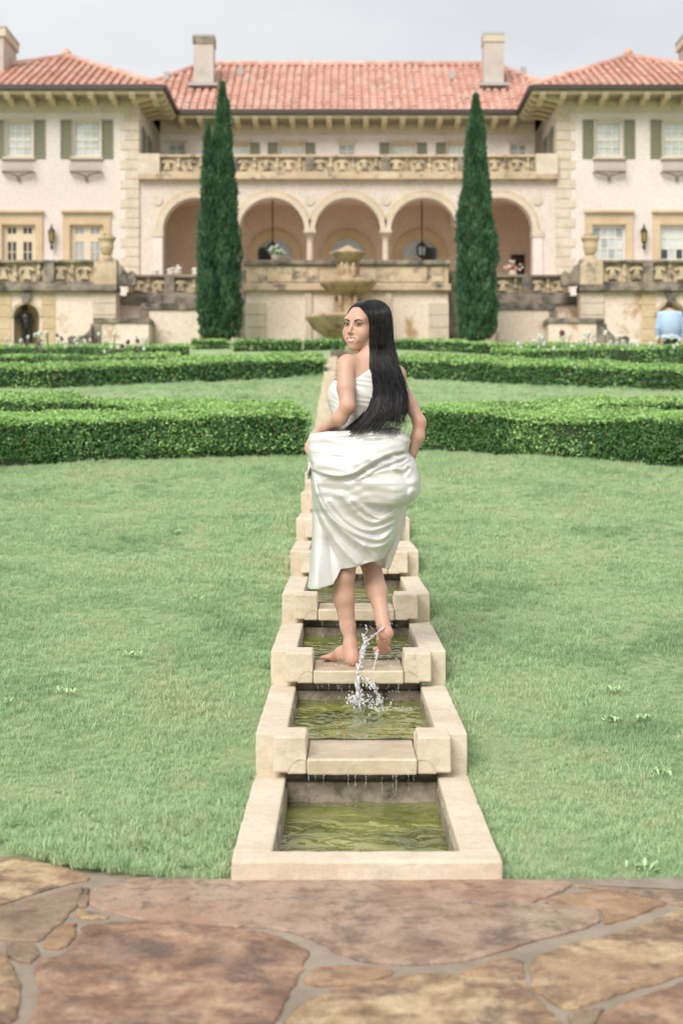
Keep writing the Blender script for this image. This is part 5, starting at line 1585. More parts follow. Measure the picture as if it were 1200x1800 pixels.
# ------------------------------------------------------------------ man in the blue shirt
def man():
    D = 30.6; zg = terr(D)
    f = lambda px, py, dy=0: (XP(px, D), D+dy, ZP(py, D))
    x = XP(1177, D)
    F = Field((x-.42, D-.4, zg-.02), (x+.42, D+.45, zg+1.65), 0.014)
    sh = ZP(553, D); hip = ZP(596, D)
    F.ell((x, D, (sh+hip)/2+.05), (.23, .17, .33)); F.ell((x, D+.05, sh), (.24, .13, .11)); F.ell((x, D, hip), (.19, .15, .13))
    F.cone((x, D+.05, sh+.05), (x, D+.1, sh+.12), .065, .06); F.ell((x, D+.12, sh+.19), (.08, .10, .115))
    for s in (-1, 1):
        F.chain([(x+s*.2, D+.04, sh), (x+s*.255, D+.06, sh-.28), (x+s*.235, D+.12, sh-.5), (x+s*.22, D+.14, sh-.58)], [.075, .058, .045, .04])
        F.chain([(x+s*.09, D, hip), (x+s*.1, D, zg+.48), (x+s*.1, D+.02, zg+.1)], [.12, .085, .06]); F.cone((x+s*.1, D-.03, zg+.05), (x+s*.11, D+.16, zg+.04), .05, .04)
    V, Q = F.mesh()
    c = np.tile(np.array([0.42, 0.55, 0.75]), (len(V), 1))
    c[V[:, 2] < hip+.0] = (0.03, 0.028, 0.03)
    c[(V[:, 2] < sh-.5) & (np.abs(V[:, 0]-x) > .17) & (V[:, 2] > hip-.12)] = SKIN*.9
    c[V[:, 2] > sh+.08] = SKIN*.8
    c[(V[:, 2] > sh+.15)] = (0.03, 0.022, 0.018)
    e = empty('person', (x, D, zg), 'bowed person in a light blue shirt seen from behind near the right niche', 'person')
    t = NT('man_cloth'); m_ = t.set(Base_Color=t.attr('tint').outputs['Color'], Roughness=0.8)
    np_mesh('body', V, Q, m_, e, smooth=True, col=c)
man()
# ------------------------------------------------------------------ the woman
WD = 6.62
def wp(px, py, dy=0.0):
    d = WD+dy; return np.array([XP(px, d), d, ZP(py, d)])
BY = math.radians(-28)                       # body heading: away and to the left
WAX = np.array([math.cos(BY), -math.sin(BY), 0.0]); WAX = np.array([0.87, 0.49, 0.0])
FAX = np.array([-0.49, 0.87, 0.0]); ZAX = np.array([0, 0, 1.0])
BR = np.array([WAX, FAX, ZAX])
woman = empty('person', wp(615, 1168), 'woman with long black hair in a white satin dress, looking back over her shoulder', 'person')
HPSI = math.radians(33); HF = np.array([-math.sin(HPSI), -math.cos(HPSI), 0]); HRt = np.array([math.cos(HPSI), -math.sin(HPSI), 0])
roll = math.radians(4); tilt = math.radians(2)
HU = ZAX*math.cos(roll) + HRt*math.sin(roll); HR2 = HRt*math.cos(roll) - ZAX*math.sin(roll)
HR = np.array([HR2, HF, HU])                 # rows: picture-right of the face, forward, up
H0 = wp(636, 573, 0.03)
HS = 0.97
def hp(x, y, z): return H0 + HS*(HR[0]*x + HR[1]*y + HR[2]*z)

def torso(F, grow=0.0, k=0.05):
    g_ = grow
    F.ell(wp(655, 688, .03), np.array((.140, .100, .145))+g_, BR, k)
    F.ell(wp(662, 655, .03), np.array((.150, .070, .055))+g_, BR, k)
    F.ell(wp(646, 750, .04), np.array((.100, .08, .12))+g_, BR, k)
    F.ell(wp(640, 835, .05), np.array((.165, .125, .15))+g_, BR, k)
    F.ell(wp(605, 697, .12), np.array((.076, .07, .085))+g_, BR, .05)
    F.ell(wp(618, 732, .09), np.array((.080, .075, .08))+g_, BR, .05)
    F.ell(wp(650, 690, .16), np.array((.075, .07, .07))+g_, BR, .04)
def head(F):
    L = lambda x, y, z, ax, k=.02, sub=False: F.ell(hp(x, y, z), np.array(ax)*HS, HR, k, sub)
    L(0, -.018, .030, (.076, .096, .086), .03)         # cranium
    L(0, .022, -.018, (.064, .070, .080), .03)         # face mass
    L(0, .040, -.074, (.047, .046, .042), .035)        # jaw
    L(0, .066, -.107, (.020, .018, .015), .03)         # chin
    for s in (-1, 1):
        L(s*.041, .050, -.040, (.026, .030, .027), .03)   # cheeks
        L(s*.050, .0, -.064, (.016, .034, .026), .03)     # jaw angle
        L(s*.030, .106, .004, (.018, .018, .012), .018, True)   # eye sockets
        L(s*.028, .066, .028, (.024, .016, .010), .03)    # brow ridge
        L(s*.0735, -.004, -.014, (.009, .02, .03), .008)   # ears
        L(s*.030, .0765, .003, (.0175, .0125, .0125), .006)   # closed lids bulging over the eyeballs
    F.cone(hp(0, .086, .010), hp(0, .1080, -.036), .0055*HS, .0080*HS, .012)   # nose
    for s in (-1, 1): F.cone(hp(s*.0085, .098, -.040), hp(s*.0105, .094, -.042), .0055*HS, .0055*HS, .008)
    L(0, .0935, -.0715, (.0215, .007, .0060), .004, True)   # open mouth
    L(0, .082, -.072, (.036, .010, .018), .014)
    L(0, .0975, -.0700, (.0275, .014, .0072), .003, True)

def woman_body():
    F = Field(wp(520, 1190, -.25)-.03, wp(770, 520, .45)+.03, 0.0052)
    F.f[:] = .5
    torso(F)
    # neck and shoulders
    F.chain([wp(664, 652, .03), wp(655, 622, .02), wp(650, 598, .02)], [.058, .048, .05], .05)
    F.cone(wp(662, 636, .03), wp(618, 640, -.03), .040, .036, .05)
    F.cone(wp(664, 642, .04), wp(692, 662, .09), .038, .036, .05)
    # left arm (towards the camera): elbow back, forearm to the front of the dress
    F.ell(wp(609, 639, -.05), (.042, .042, .042), None, .03)
    F.chain([wp(608, 645, -.06), wp(607.5, 682, -.10), wp(611, 714, -.13)], [.0425, .0410, .0335], .009)
    F.chain([wp(611, 714, -.13), wp(597, 735, -.11), wp(575, 752, -.03), wp(556, 767, .01)], [.0320, .0320, .027, .021], .02)
    # left hand gripping the cloth
    F.cone(wp(556, 767, .01), wp(547, 780, .03), .023, .026, .02)
    for i, (a, b, c) in enumerate([((543, 776), (539, 783), (543, 790)), ((542, 781), (538, 789), (542, 796)), ((543, 786), (540, 794), (544, 800)), ((546, 790), (543, 797), (547, 803))]):
        F.chain([wp(*a, .02), wp(*b, 0.0), wp(*c, -.02)], [.0095, .009, .008], .006)
    F.chain([wp(551, 776, 0), wp(548, 785, -.03), wp(550, 793, -.035)], [.011, .010, .008], .008)
    # right arm
    F.ell(wp(694, 668, .10), (.038, .04, .042), None, .03)
    F.chain([wp(697, 672, .10), wp(720, 710, .09), wp(737, 742, .06)], [.035, .0335, .029], .02)
    F.chain([wp(737, 742, .06), wp(734, 768, .05), wp(722, 798, .06), wp(716, 808, .07)], [.029, .0295, .024, .021], .02)
    F.cone(wp(716, 808, .07), wp(708, 818, .08), .024, .026, .02)
    for i in range(4): F.chain([wp(708-3*i, 818+2*i, .08), wp(700-3*i, 826+2*i, .07)], [.01, .009], .006)
    # standing leg
    F.chain([wp(626, 850, .06), wp(612, 950, .03), wp(604, 1012, -.01)], [.092, .066, .049], .04)
    F.chain([wp(604, 1012, -.01), wp(604, 1050, .01), wp(611, 1100, .015), wp(616, 1132, .0)], [.046, .0495, .034, .0255], .02)
    F.chain([wp(616, 1132, .0), wp(618, 1150, -.01)], [.0275, .029], .02)
    sole = 0.306
    toe = np.array([-.135, .19, 0])*1.02
    hl_ = wp(620, 1160, -.02); hl_[2] = sole+.027
    F.cone(wp(618, 1150, -.01), hl_, .029, .027, .02)
    ball = hl_ + toe*.72; ball[2] = sole+.019
    F.chain([hl_, hl_*.5+ball*.5+np.array([0, 0, .022]), ball], [.027, .027, .020], .02)
    F.cone(wp(615, 1138, .01), hl_*.45+ball*.55+np.array([0, 0, .02]), .026, .022, .03)
    side = np.array([toe[1], -toe[0], 0])/np.linalg.norm(toe)
    for i in range(5):
        o_ = side*(-.030+.0145*i)*1.0; r = [.0125, .0098, .0092, .0088, .008][4-i] if True else .01
        L_ = [.30, .29, .27, .24, .2][4-i]
        F.chain([ball+o_*.9, ball+o_+toe*L_*.55+np.array([0, 0, -.004]), ball+o_+toe*L_+np.array([0, 0, -.010])], [r*1.25, r, r*.9], .008)
    # raised leg, sole turned to the camera
    F.chain([wp(655, 850, .06), wp(655, 930, .10), wp(650, 985, .12)], [.092, .068, .050], .04)
    F.chain([wp(650, 985, .12), wp(662, 1040, .06), wp(671, 1080, .0), wp(674, 1098, -.03)], [.047, .048, .030, .0245], .02)
    hl2 = wp(679, 1113, -.05)
    F.cone(wp(674, 1098, -.03), hl2, .026, .028, .02)
    ball2 = wp(671, 1141, .10)
    F.chain([hl2, (hl2+ball2)/2+np.array([-.006, .012, .008]), ball2], [.028, .026, .023], .02)
    F.cone(wp(671, 1092, -.0), (hl2+ball2)/2, .026, .022, .03)
    d2 = (ball2-hl2)/np.linalg.norm(ball2-hl2)
    for i in range(5):
        F.chain([ball2+np.array([(-.03+.015*i), 0, 0]), ball2+np.array([(-.032+.016*i), .03, -.012]), ball2+np.array([(-.032+.016*i), .05, -.006])], [.013, .0105, .009], .008)
    V1, Q1 = F.mesh()
    # head on a finer grid, its neck sunk into the body
    G = Field(H0-.16, H0+.16, 0.0021)
    G.f[:] = .5
    head(G)
    G.chain([wp(655, 624, .02), wp(651, 606, .02), hp(0, -.02, -.02)], [.049, .047, .05], .02)
    V2, Q2 = G.mesh()
    def sy(x, z):
        """how far forward the face surface lies at (x, z) of the head's own frame"""
        ys = np.arange(.13, .02, -.0005); pts = np.array([hp(x, y_, z) for y_ in ys])
        q = np.clip(((pts-G.lo)/G.h), 0, np.array(G.n)-1.001); i0 = q.astype(int); fr_ = q-i0; val = np.zeros(len(ys))
        for a in (0, 1):
            for b in (0, 1):
                for c in (0, 1):
                    w = np.where(a, fr_[:, 0], 1-fr_[:, 0])*np.where(b, fr_[:, 1], 1-fr_[:, 1])*np.where(c, fr_[:, 2], 1-fr_[:, 2])
                    val += w*G.f[i0[:, 0]+a, i0[:, 1]+b, i0[:, 2]+c]
        ins_ = np.argmax(val < 0); return float(ys[ins_])
    V2b = (V2-H0)/HS @ HR.T
    c1 = np.tile(SKIN, (len(V1), 1)); c2 = np.tile(SKIN, (len(V2), 1))
    c1 *= (1 + 0.05*vnoise(V1, 9.0)[:, None])
    for cx, r in ((wp(620, 1162, -.02), .05), (hl2, .05), (ball, .07), (ball2, .06), (wp(617, 718, -.14), .035), (wp(738, 744, .03), .035)):
        w = np.exp(-((V1-cx)**2).sum(1)/r**2)[:, None]; c1 = c1*(1-w*.5) + np.array([0.60, 0.27, 0.20])*w*.5
    x, y, z = V2b.T; fr = y > .03
    def paint(mask, col, a=1.0):
        m = np.clip(mask, 0, 1)[:, None]*a; c2[:] = c2*(1-m) + np.array(col)*m
    gs = lambda dx, dz, sx, sz: np.exp(-((dx/sx)**2+(dz/sz)**2))
    for s in (-1, 1):
        paint(fr*gs(x-s*.046, z+.030, .018, .014), (0.62, 0.26, 0.19), .45)                    # blush
        paint(fr*gs(x-s*.031, z-.0115, .0165, .0060), (0.24, 0.125, 0.09), .85)               # eye shadow
        paint(fr*gs(x-s*.046, z-.008, .007, .005), (0.12, 0.06, 0.05), .8)
    inm = ((x/.026)**2 + ((z+.0705)/.0080)**2 < 1)*(y > .07)
    paint(inm*1.0, (0.10, 0.02, 0.02), .9)
    paint((z > .085+.0*x)*1.0*(y < .06), (0.02, 0.015, 0.014), 1)
    V = np.concatenate([V1, V2]); Q = np.concatenate([Q1, Q2+len(V1)]); C = np.concatenate([c1, c2])
    body = np_mesh('body', V, Q, M['skin'], woman, smooth=True, col=C)
    sm = body.modifiers.new('smooth', 'SMOOTH'); sm.factor = 0.5; sm.iterations = 2
    # eyes
    eyem = NT('eyeball'); eyem = eyem.set(Base_Color=eyem.attr('tint').outputs['Color'], Roughness=0.12, Specular_IOR_Level=0.7)
    lashm = plain('lash', (0.010, 0.007, 0.007), 0.5, var=0); browm = plain('brow_hair', (0.045, 0.026, 0.020), 0.7, var=.3, bs=300)
    lipm = plain('lip', (0.52, 0.235, 0.195), 0.3, var=.15, bs=200)
    for s in (-1, 1):
        n, mN = 28, 18; VV = []; cc = []; cx = s*.030; eye_y = sy(cx, .0018)
        for i in range(mN+1):
            th = math.pi*i/mN
            for j in range(n):
                a = 2*math.pi*j/n
                lx, ly, lz = .0140*math.sin(th)*math.cos(a), .0085*math.cos(th), .0056*math.sin(th)*math.sin(a)
                lx2 = lx; zc = .0018 - .0016*(lx/.014)*s*-1
                VV.append(hp(cx+lx, eye_y - .0045 + ly - 3.2*((cx+lx)**2-.030**2), zc+lz))
                dx, dz = lx - .0042, lz - .0004                      # gaze towards the camera
                r = math.hypot(dx, dz)
                cc.append((.006, .006, .006) if r < .0024 else ((.10, .12, .095) if r < .0056 else (.80, .77, .74)))
        FF = [(i*n+j, i*n+(j+1) % n, (i+1)*n+(j+1) % n, (i+1)*n+j) for i in range(mN) for j in range(n)]
        np_mesh('eye', np.array(VV), np.array(FF), eyem, body, smooth=True, col=np.array(cc))
        yy = lambda x_, z_: max(sy(cx+x_, z_)+.0006, eye_y + .0042 - 3.2*((cx+x_)**2-.030**2) - .004*(x_/.015)**2)
        up_ = MB(); pts = []; rad = []
        for k in range(11):
            q = -1+2*k/10; x_ = q*.0155; zz = .0018+.0058*(1-q*q) + .0022*(q*s > .6)*(abs(q)-.6)*2.5
            pts.append(hp(cx+x_, yy(x_, zz), zz)); rad.append(.0015+.0013*(q*s+1)/2)
        up_.tube(pts, rad, 6); mk('upper_lashes', up_, lashm, body, smooth=True)
        lo2 = MB(); pts = []
        for k in range(9):
            q = -1+2*k/8; x_ = q*.0140; zz = .0018-.0056*(1-q*q); pts.append(hp(cx+x_, yy(x_, zz), zz))
        lo2.tube(pts, .0010, 5); mk('lower_lashes', lo2, lashm, body, smooth=True)
        br = MB(); pts = []; rad = []
        for k in range(11):
            q = k/10; x_ = s*(.013+.038*q); zz = .0160+.0075*math.sin(math.pi*min(1, q*.78)) - .004*max(0, q-.6)
            pts.append(hp(x_, sy(x_, zz)-.0008, zz)); rad.append(.0030*(1-q)**.5*(.75 if k == 0 else 1)+.0008)
        br.tube(pts, rad, 6); mk('eyebrow', br, browm, body, smooth=True)
    for nm, zc, sag, rr_ in (('upper_lip', -.0645, .0100, .0025), ('lower_lip', -.0822, .0277, .0036)):
        lp = MB(); pts = []; rad = []
        for k in range(15):
            q = -1+2*k/14; x_ = q*.0345
            zz = zc + sag*abs(q)**(2.0 if nm == 'lower_lip' else 1.6) - (.0012*math.exp(-(q/.12)**2) if nm == 'upper_lip' else 0)
            zs = -.056 if nm == 'upper_lip' else -.089; pts.append(hp(x_, min(sy(x_, zs), .0935-7*x_*x_)+.0008-.0015*abs(q), zz)); rad.append(rr_*(1-abs(q)**2.5)+.0008)
        lp.tube(pts, rad, 8); mk(nm, lp, lipm, body, smooth=True)
    # teeth: an arc behind the lips
    tb = MB(); N = 10
    for i in range(N):
        a0, a1 = (-1+2*i/N), (-1+2*(i+1)/N)
        q = lambda a, z: hp(.0290*a, .0945-.0120*a*a, z)
        g0, g1 = a0+.008, a1-.008
        tb.add([q(g0, -.0785+.0125*a0*a0), q(g1, -.0785+.0125*a1*a1), q(g1, -.0640+.006*a1*a1), q(g0, -.0640+.006*a0*a0)], [(0, 1, 2, 3)])
    mk('teeth', tb, plain('tooth', (0.74, 0.71, 0.66), 0.25, var=0), body)
    return body
woman_b = woman_body()

# ---- hair
def hair():
    t = NT('black_hair')
    n = t.noise(30, 4, .6, vec=t.stretch((6, 6, .6)))
    m_ = t.set(Base_Color=t.ramp(n.outputs[0], [(.3, (0.004, 0.004, 0.005)), (.7, (0.018, 0.016, 0.018))]), Roughness=0.34, Specular_IOR_Level=0.38)
    LY = [525.5, 528, 530, 534, 538, 545, 555, 570, 605, 650, 680, 700, 720, 735, 750, 764]
    LX = [656, 645, 639, 631, 627, 634, 643, 647, 645, 643, 647, 648, 644, 634, 618, 600]
    RY = [525.5, 528, 530, 534, 540, 550, 570, 600, 640, 670, 700, 725, 750, 764]
    RX = [659, 668, 673, 679, 684, 688, 690, 691, 699, 709, 716, 715, 709, 703]
    left = lambda y: np.interp(y, LY, LX); right = lambda y: np.interp(y, RY, RX)
    # depth of the hair's near surface (metres from WD) and how far it wraps
    def surf(s, y, off=0.0):
        """s 0..1 left->right along the camera side of the mass"""
        px = left(y)+(right(y)-left(y))*s
        yc = np.interp(y, [528, 545, 570, 610, 650, 700, 764], [.03, .02, .02, .03, -.005, -.02, -.05])
        hd = np.interp(y, [528, 535, 550, 580, 620, 660, 700, 764], [.03, .08, .105, .11, .095, .092, .092, .125])
        dy = yc - hd*np.sqrt(np.clip(1-(2*s-1)**2*.96, 0, 1))**1.0 + off
        return px, dy
    mb = MB()
    # solid mass
    rows = [526, 527, 528.5, 530, 532, 535, 538, 542, 547, 553, 560, 570, 585, 600, 620, 640, 660, 680, 700, 712, 722, 732, 740]
    ns = 22; n2 = 2*ns
    for y in rows:
        ins = .985 if y < 715 else np.interp(y, [715, 740], [.93, .5])
        for k in range(n2):
            if k < ns:
                s = k/(ns-1); px, dy = surf(.5+(s-.5)*ins, y, .012)
            else:
                s = 1-(k-ns)/(ns-1); px = left(y)+(right(y)-left(y))*(.5+(s-.5)*ins)
                back = np.interp(y, [528, 545, 600, 640, 764], [.05, .10, .10, .04, .03]); dy = surf(.5, y, 0)[1]*0 + np.interp(y, [528, 545, 570, 610, 650, 700, 764], [.03, .02, .02, .03, .02, .02, .0]) + back*.35*math.sqrt(max(0, 1-(2*s-1)**2))
            p = wp(px, y, dy); mb.v.append(tuple(p))
    for j in range(len(rows)-1):
        for k in range(n2):
            k2 = (k+1) % n2; mb.f.append((j*n2+k, (j+1)*n2+k, (j+1)*n2+k2, j*n2+k2)); mb.m.append(0)
    mb.f.append(tuple(range(n2))); mb.m.append(0)
    h = mk('hair', mb, m_, woman, smooth=True)
    # scalp cap: skull offset, behind the hairline
    G = Field(H0-.15, H0+.15, 0.004); G.f[:] = .5
    G.ell(hp(0, -.019, .031), np.array((.0825, .102, .0925))*HS, HR, .02)
    X, Y, Z = G.coords(); q = np.stack([X-H0[0], Y-H0[1], Z-H0[2]], -1)/HS @ HR.T
    line = q[..., 1] - np.interp(q[..., 2], [-.1, -.02, .03, .06, .085, .10, .13], [-.02, .0, .022, .042, .050, .046, .03])
    G.f = np.maximum(G.f, (line*.9).astype(np.float32))
    V, Q = G.mesh(); np_mesh('scalp_hair', V, Q, m_, h, smooth=True)
    # strands
    sb = MB(); rr = random.Random(3)
    def strand(s, y0, y1, r, off, wav, drift, sm=None):
        pts, rad = [], []; K = 16
        ph = rr.uniform(0, 6.28)
        for k in range(K+1):
            v = k/K; y = y0+(y1-y0)*v
            ss = s + drift*v*v + wav*math.sin(ph+4.5*v*3)*v
            ssc = min(1.0, max(0.0, ss))
            px, dy = surf(ssc, y, off - .004*math.sin(v*9+ph))
            px += (ss-ssc)*(right(y)-left(y))
            pts.append(wp(px, y, dy)); rad.append(r*(0.55 if k == 0 else 1)*(1-.75*v**4))
        sb.tube(pts, rad, 4)
    for i in range(1500):
        s = rr.random(); y0 = 527.5 + 8*rr.random()**1.5 if rr.random() < .8 else rr.uniform(535, 600)
        y1 = rr.uniform(690, 770) - 22*s*rr.random()
        strand(s, y0, y1, rr.uniform(.0007, .0019), rr.uniform(-.006, .004), rr.uniform(0, .022), rr.gauss(0, .05))
    for i in range(110):      # tips fanning out to the lower left and lower right
        s = rr.uniform(0, .35); strand(s, rr.uniform(600, 680), rr.uniform(748, 772), rr.uniform(.0008, .0018), -.008, .02, rr.uniform(-.12, -.02))
    for i in range(26):
        s = rr.uniform(.75, 1); strand(s, rr.uniform(640, 690), rr.uniform(750, 772), rr.uniform(.001, .002), -.004, .03, rr.uniform(-.05, .06))
    for i in range(14):      # loose front strand beside the neck
        s = rr.uniform(-.04, .03); strand(s, 556, rr.uniform(640, 705), rr.uniform(.0009, .0018), -.012, .02, rr.uniform(-.16, -.02))
    for i in range(60):      # flyaways off both edges
        s = rr.choice([rr.uniform(-.02, .06), rr.uniform(.94, 1.03)]); strand(s, rr.uniform(540, 660), rr.uniform(680, 775), rr.uniform(.0005, .0010), rr.uniform(-.02, 0), .05, rr.uniform(-.12, .10))
    mk('hair_strands', sb, m_, h, smooth=True)
hair()

# ---- dress
def satin():
    t = NT('white_satin')
    w = t.noise(60, 3, .5)
    n = t.bump(t.noise(18, 4, .55).outputs[0], 0.10, 0.01)
    return t.set(Base_Color=(0.68, 0.67, 0.65, 1), Roughness=0.34, Specular_IOR_Level=0.6, Metallic=0.2, Normal=n)
M['satin'] = satin()
def lining():
    t = NT('dress_lining'); return t.set(Base_Color=(0.74, 0.69, 0.63, 1), Roughness=0.6)
M['lining'] = lining()
def dress():
    de = None
    # bodice: offset of the torso cut along the neckline
    F = Field(wp(555, 800, -.2)-.02, wp(735, 610, .4)+.02, 0.005); F.f[:] = .5
    torso(F, .008)
    X, Y, Z = F.coords()
    D = Y; px = HX + X*FPX/D; py = HY - (Z-EYE)*FPX/D
    neck = np.interp(px, [560, 575, 590, 605, 628, 645, 660, 675, 700, 730], [684, 674, 668, 668, 664, 652, 642, 640, 700, 710])
    cut = (neck - py)*.0026
    F.f = np.maximum(F.f, cut.astype(np.float32)); F.f = np.maximum(F.f, ((py-790)*.0026).astype(np.float32))
    V, Q = F.mesh()
    # gathered wrinkles across the bodice
    w = .0014*np.sin(V[:, 2]*190 + 120*V[:, 0] + 3*np.sin(V[:, 0]*30)+2*np.sin(V[:, 2]*70)) * np.clip((1.72-V[:, 2])/.1, 0, 1)
    V[:, 1] -= w
    bod = np_mesh('dress', V, Q, M['satin'], woman, smooth=True)
    sm = bod.modifiers.new('smooth', 'SMOOTH'); sm.factor = .5; sm.iterations = 3

    # gathered skirt
    Lp = [(752, 566), (757, 552), (764, 545), (775, 541), (800, 541), (815, 544), (830, 546), (870, 549), (900, 550), (950, 549), (1000, 545), (1034, 541)]
    Rp = [(752, 690), (757, 704), (764, 716), (775, 721), (785, 718), (795, 716), (805, 726), (820, 732), (840, 737), (852, 738.5), (862, 738), (870, 735), (877, 729), (882, 721), (887, 711), (893, 704), (920, 697), (950, 690), (985, 671), (1034, 660)]
    Lf = lambda y: np.interp(y, [a for a, b in Lp], [b for a, b in Lp]); Rf = lambda y: np.interp(y, [a for a, b in Rp], [b for a, b in Rp])
    NU, NV = 260, 240
    u = np.linspace(0, 1, NU, endpoint=False); v = np.linspace(0, 1, NV)
    th = 2*np.pi*u                                   # theta: 0 = right, pi/2 = camera side, pi = left
    cu, su = np.cos(th), np.sin(th)
    side = (1-cu)/2                                  # 0 right .. 1 left
    hem = np.interp(side, [0, .05, .2, .36, .47, .54, .555, .60, .8, .95, 1.0], [980, 984, 988, 994, 998, 1001, 1013, 1028, 1035, 1036, 1033])
    hem = np.where(su > 0, hem, np.interp(side, [0, .3, .6, 1], [975, 960, 985, 1030]))
    top = np.interp(side, [0, .1, .3, .55, .8, 1.0], [759, 754, 752, 758, 759, 763]); top = np.where(su > 0, top, 752)
    B_ = 968.0; vv = v[None, :]
    PY = np.where(vv < .82, top[:, None]+(B_-top)[:, None]*vv/.82, B_+(hem-B_)[:, None]*(vv-.82)/.18)
    C = (Lf(PY)+Rf(PY))/2; Hh = (Rf(PY)-Lf(PY))/2
    ex = .78
    PX = C + Hh*(np.sign(cu)*np.abs(cu)**ex)[:, None]
    hd = np.interp(PY, [752, 765, 800, 850, 900, 960, 1036], [.135, .165, .195, .205, .165, .135, .13])
    DY = .04 - hd*(np.sign(su)*np.abs(su)**ex)[:, None]*np.where(su > 0, 1, .8)[:, None]
    # left flare comes towards the camera at the hem
    DY -= np.clip((PY-900)/130, 0, 1)*np.clip((side[:, None]-.5)/.4, 0, 1)*.05*(su > 0)[:, None]
    def seg_dist(poly):
        best = np.full(PX.shape, 1e9); sgn = np.zeros(PX.shape)
        for (x0, y0), (x1, y1) in zip(poly[:-1], poly[1:]):
            dx, dy = x1-x0, y1-y0; L2 = dx*dx+dy*dy
            t = np.clip(((PX-x0)*dx+(PY-y0)*dy)/L2, 0, 1)
            d = np.hypot(PX-x0-t*dx, PY-y0-t*dy); cr = (dx*(PY-y0)-dy*(PX-x0))/math.sqrt(L2)
            m = d < best; best = np.where(m, d, best); sgn = np.where(m, np.sign(cr), sgn)
        return best, sgn
    def spl(poly, n=8):
        P_ = [np.array(p, float) for p in poly]; out = []
        for i in range(len(P_)-1):
            p0, p1, p2, p3 = P_[max(i-1, 0)], P_[i], P_[i+1], P_[min(i+2, len(P_)-1)]
            for k in range(n):
                s = k/n; out.append(tuple(.5*((2*p1)+(p2-p0)*s+(2*p0-5*p1+4*p2-p3)*s*s+(-p0+3*p1-3*p2+p3)*s**3)))
        out.append(tuple(P_[-1])); return out
    disp = np.zeros(PX.shape)
    def ridge(poly, w, amp):
        nonlocal disp
        d, _ = seg_dist(spl(poly)); disp += amp*np.exp(-(np.sqrt(d*d+1.7**2)-1.7)/(w*.95))
    def step(poly, w, amp, soft=3.0, below=1, mask=1.0):
        """cloth bunched above the line hangs over what is below it"""
        nonlocal disp
        d, s = seg_dist(spl(poly)); sd = d*s*below                 # positive = below the line
        up_ = np.exp(-(np.clip(-sd, 0, None)/w)**2)
        disp += mask*amp*np.where(sd < 0, up_, np.exp(-(sd/soft)**2))
    # overlap of the hitched-up layer
    step([(536, 805), (548, 822), (575, 833), (605, 835), (632, 826), (660, 808), (690, 795), (722, 790)], 28, .038, 2.2)
    step([(640, 838), (665, 822), (690, 812), (715, 802)], 12, .014, 2.0)
    ridge([(545, 790), (580, 797), (620, 800), (650, 796), (690, 782)], 4, .007)
    ridge([(550, 770), (590, 766), (640, 761), (690, 762)], 6, .010)
    ridge([(610, 783), (660, 776), (705, 770)], 3.5, .006)
    ridge([(545, 808), (570, 817), (610, 818), (645, 806)], 5, .010)
    ridge([(570, 842), (590, 838), (610, 842)], 5, .008); ridge([(650, 834), (680, 826), (706, 822)], 4, .010)
    # puffed lower roll on the right, falling away below
    step([(556, 850), (580, 868), (625, 878), (670, 884), (700, 884), (722, 882), (742, 870)], 34, .050, 4.0, mask=np.clip((PX-618)/75, 0, 1)**1.5)
    step([(556, 850), (580, 868), (625, 878), (670, 884)], 40, .016, 22.0, mask=np.clip((680-PX)/60, 0, 1))
    ridge([(648, 846), (690, 850), (730, 846)], 9, .012); ridge([(708, 838), (716, 856), (712, 876)], 5, -.010); ridge([(722, 815), (728, 840), (722, 868)], 5, .008)
    # swags fanning from the left hip to the right thigh
    ridge([(548, 828), (556, 862), (580, 905), (620, 935), (665, 948), (690, 930)], 4.50, 0.0248)
    ridge([(552, 838), (566, 885), (600, 930), (640, 958), (672, 958), (692, 942)], 4.50, 0.0232)
    ridge([(600, 870), (625, 900), (655, 918), (690, 906)], 4.05, 0.0232); ridge([(620, 878), (645, 900), (668, 910), (694, 896)], 3.15, 0.0186)
    ridge([(580, 880), (610, 915), (650, 932), (692, 918)], 3.60, 0.0202)
    ridge([(550, 850), (562, 900), (590, 950), (628, 990)], 6.30, 0.0279); ridge([(556, 900), (575, 950), (602, 1000)], 5.40, -0.0186)
    ridge([(548, 860), (552, 920), (556, 1000), (560, 1040)], 8.10, 0.0124); ridge([(578, 950), (583, 1000), (588, 1040)], 10.80, -0.0186)
    ridge([(640, 960), (655, 975), (662, 990)], 4.50, 0.0124); ridge([(625, 965), (640, 985)], 4.50, -0.0093)
    # ruffle where the right hand bunches the cloth
    ridge([(688, 800), (700, 806), (712, 800), (716, 808), (706, 816), (694, 820)], 2.6, .014); ridge([(706, 770), (716, 776), (720, 786)], 4, .012)
    ridge([(694, 824), (708, 826), (716, 818), (722, 824), (716, 834)], 2.6, .013)
    # small creases of the satin
    cm = np.clip((930-PY)/60, 0, 1)
    disp += cm*(.0018*np.sin(PX*.09-PY*.26+1.8*np.sin(PX*.05)) + .0012*np.sin(PX*.05+PY*.41+2.2*np.sin(PX*.07)))
    disp *= (su > 0)[:, None]*np.clip(su*2.2, 0, 1)[:, None]
    rim = .004*np.sin(th*7)[:, None]*v[None, :]
    DY2 = DY - disp + rim
    Dd = WD+DY2
    V = np.stack([(PX-HX)*Dd/FPX, Dd, EYE-(PY-HY)*(WD+DY)/FPX], -1)
    # keep the silhouette in world scale: columns use their own depth
    idx = np.arange(NU*NV).reshape(NU, NV)
    a = idx; b = np.roll(idx, -1, 0)
    Q = np.stack([a[:, :-1], b[:, :-1], b[:, 1:], a[:, 1:]], -1).reshape(-1, 4)
    sk = np_mesh('skirt', V.reshape(-1, 3), Q, [M['satin'], M['lining']], bod, smooth=True)
    so = sk.modifiers.new('cloth', 'SOLIDIFY'); so.thickness = .003; so.offset = 1; so.material_offset = 0
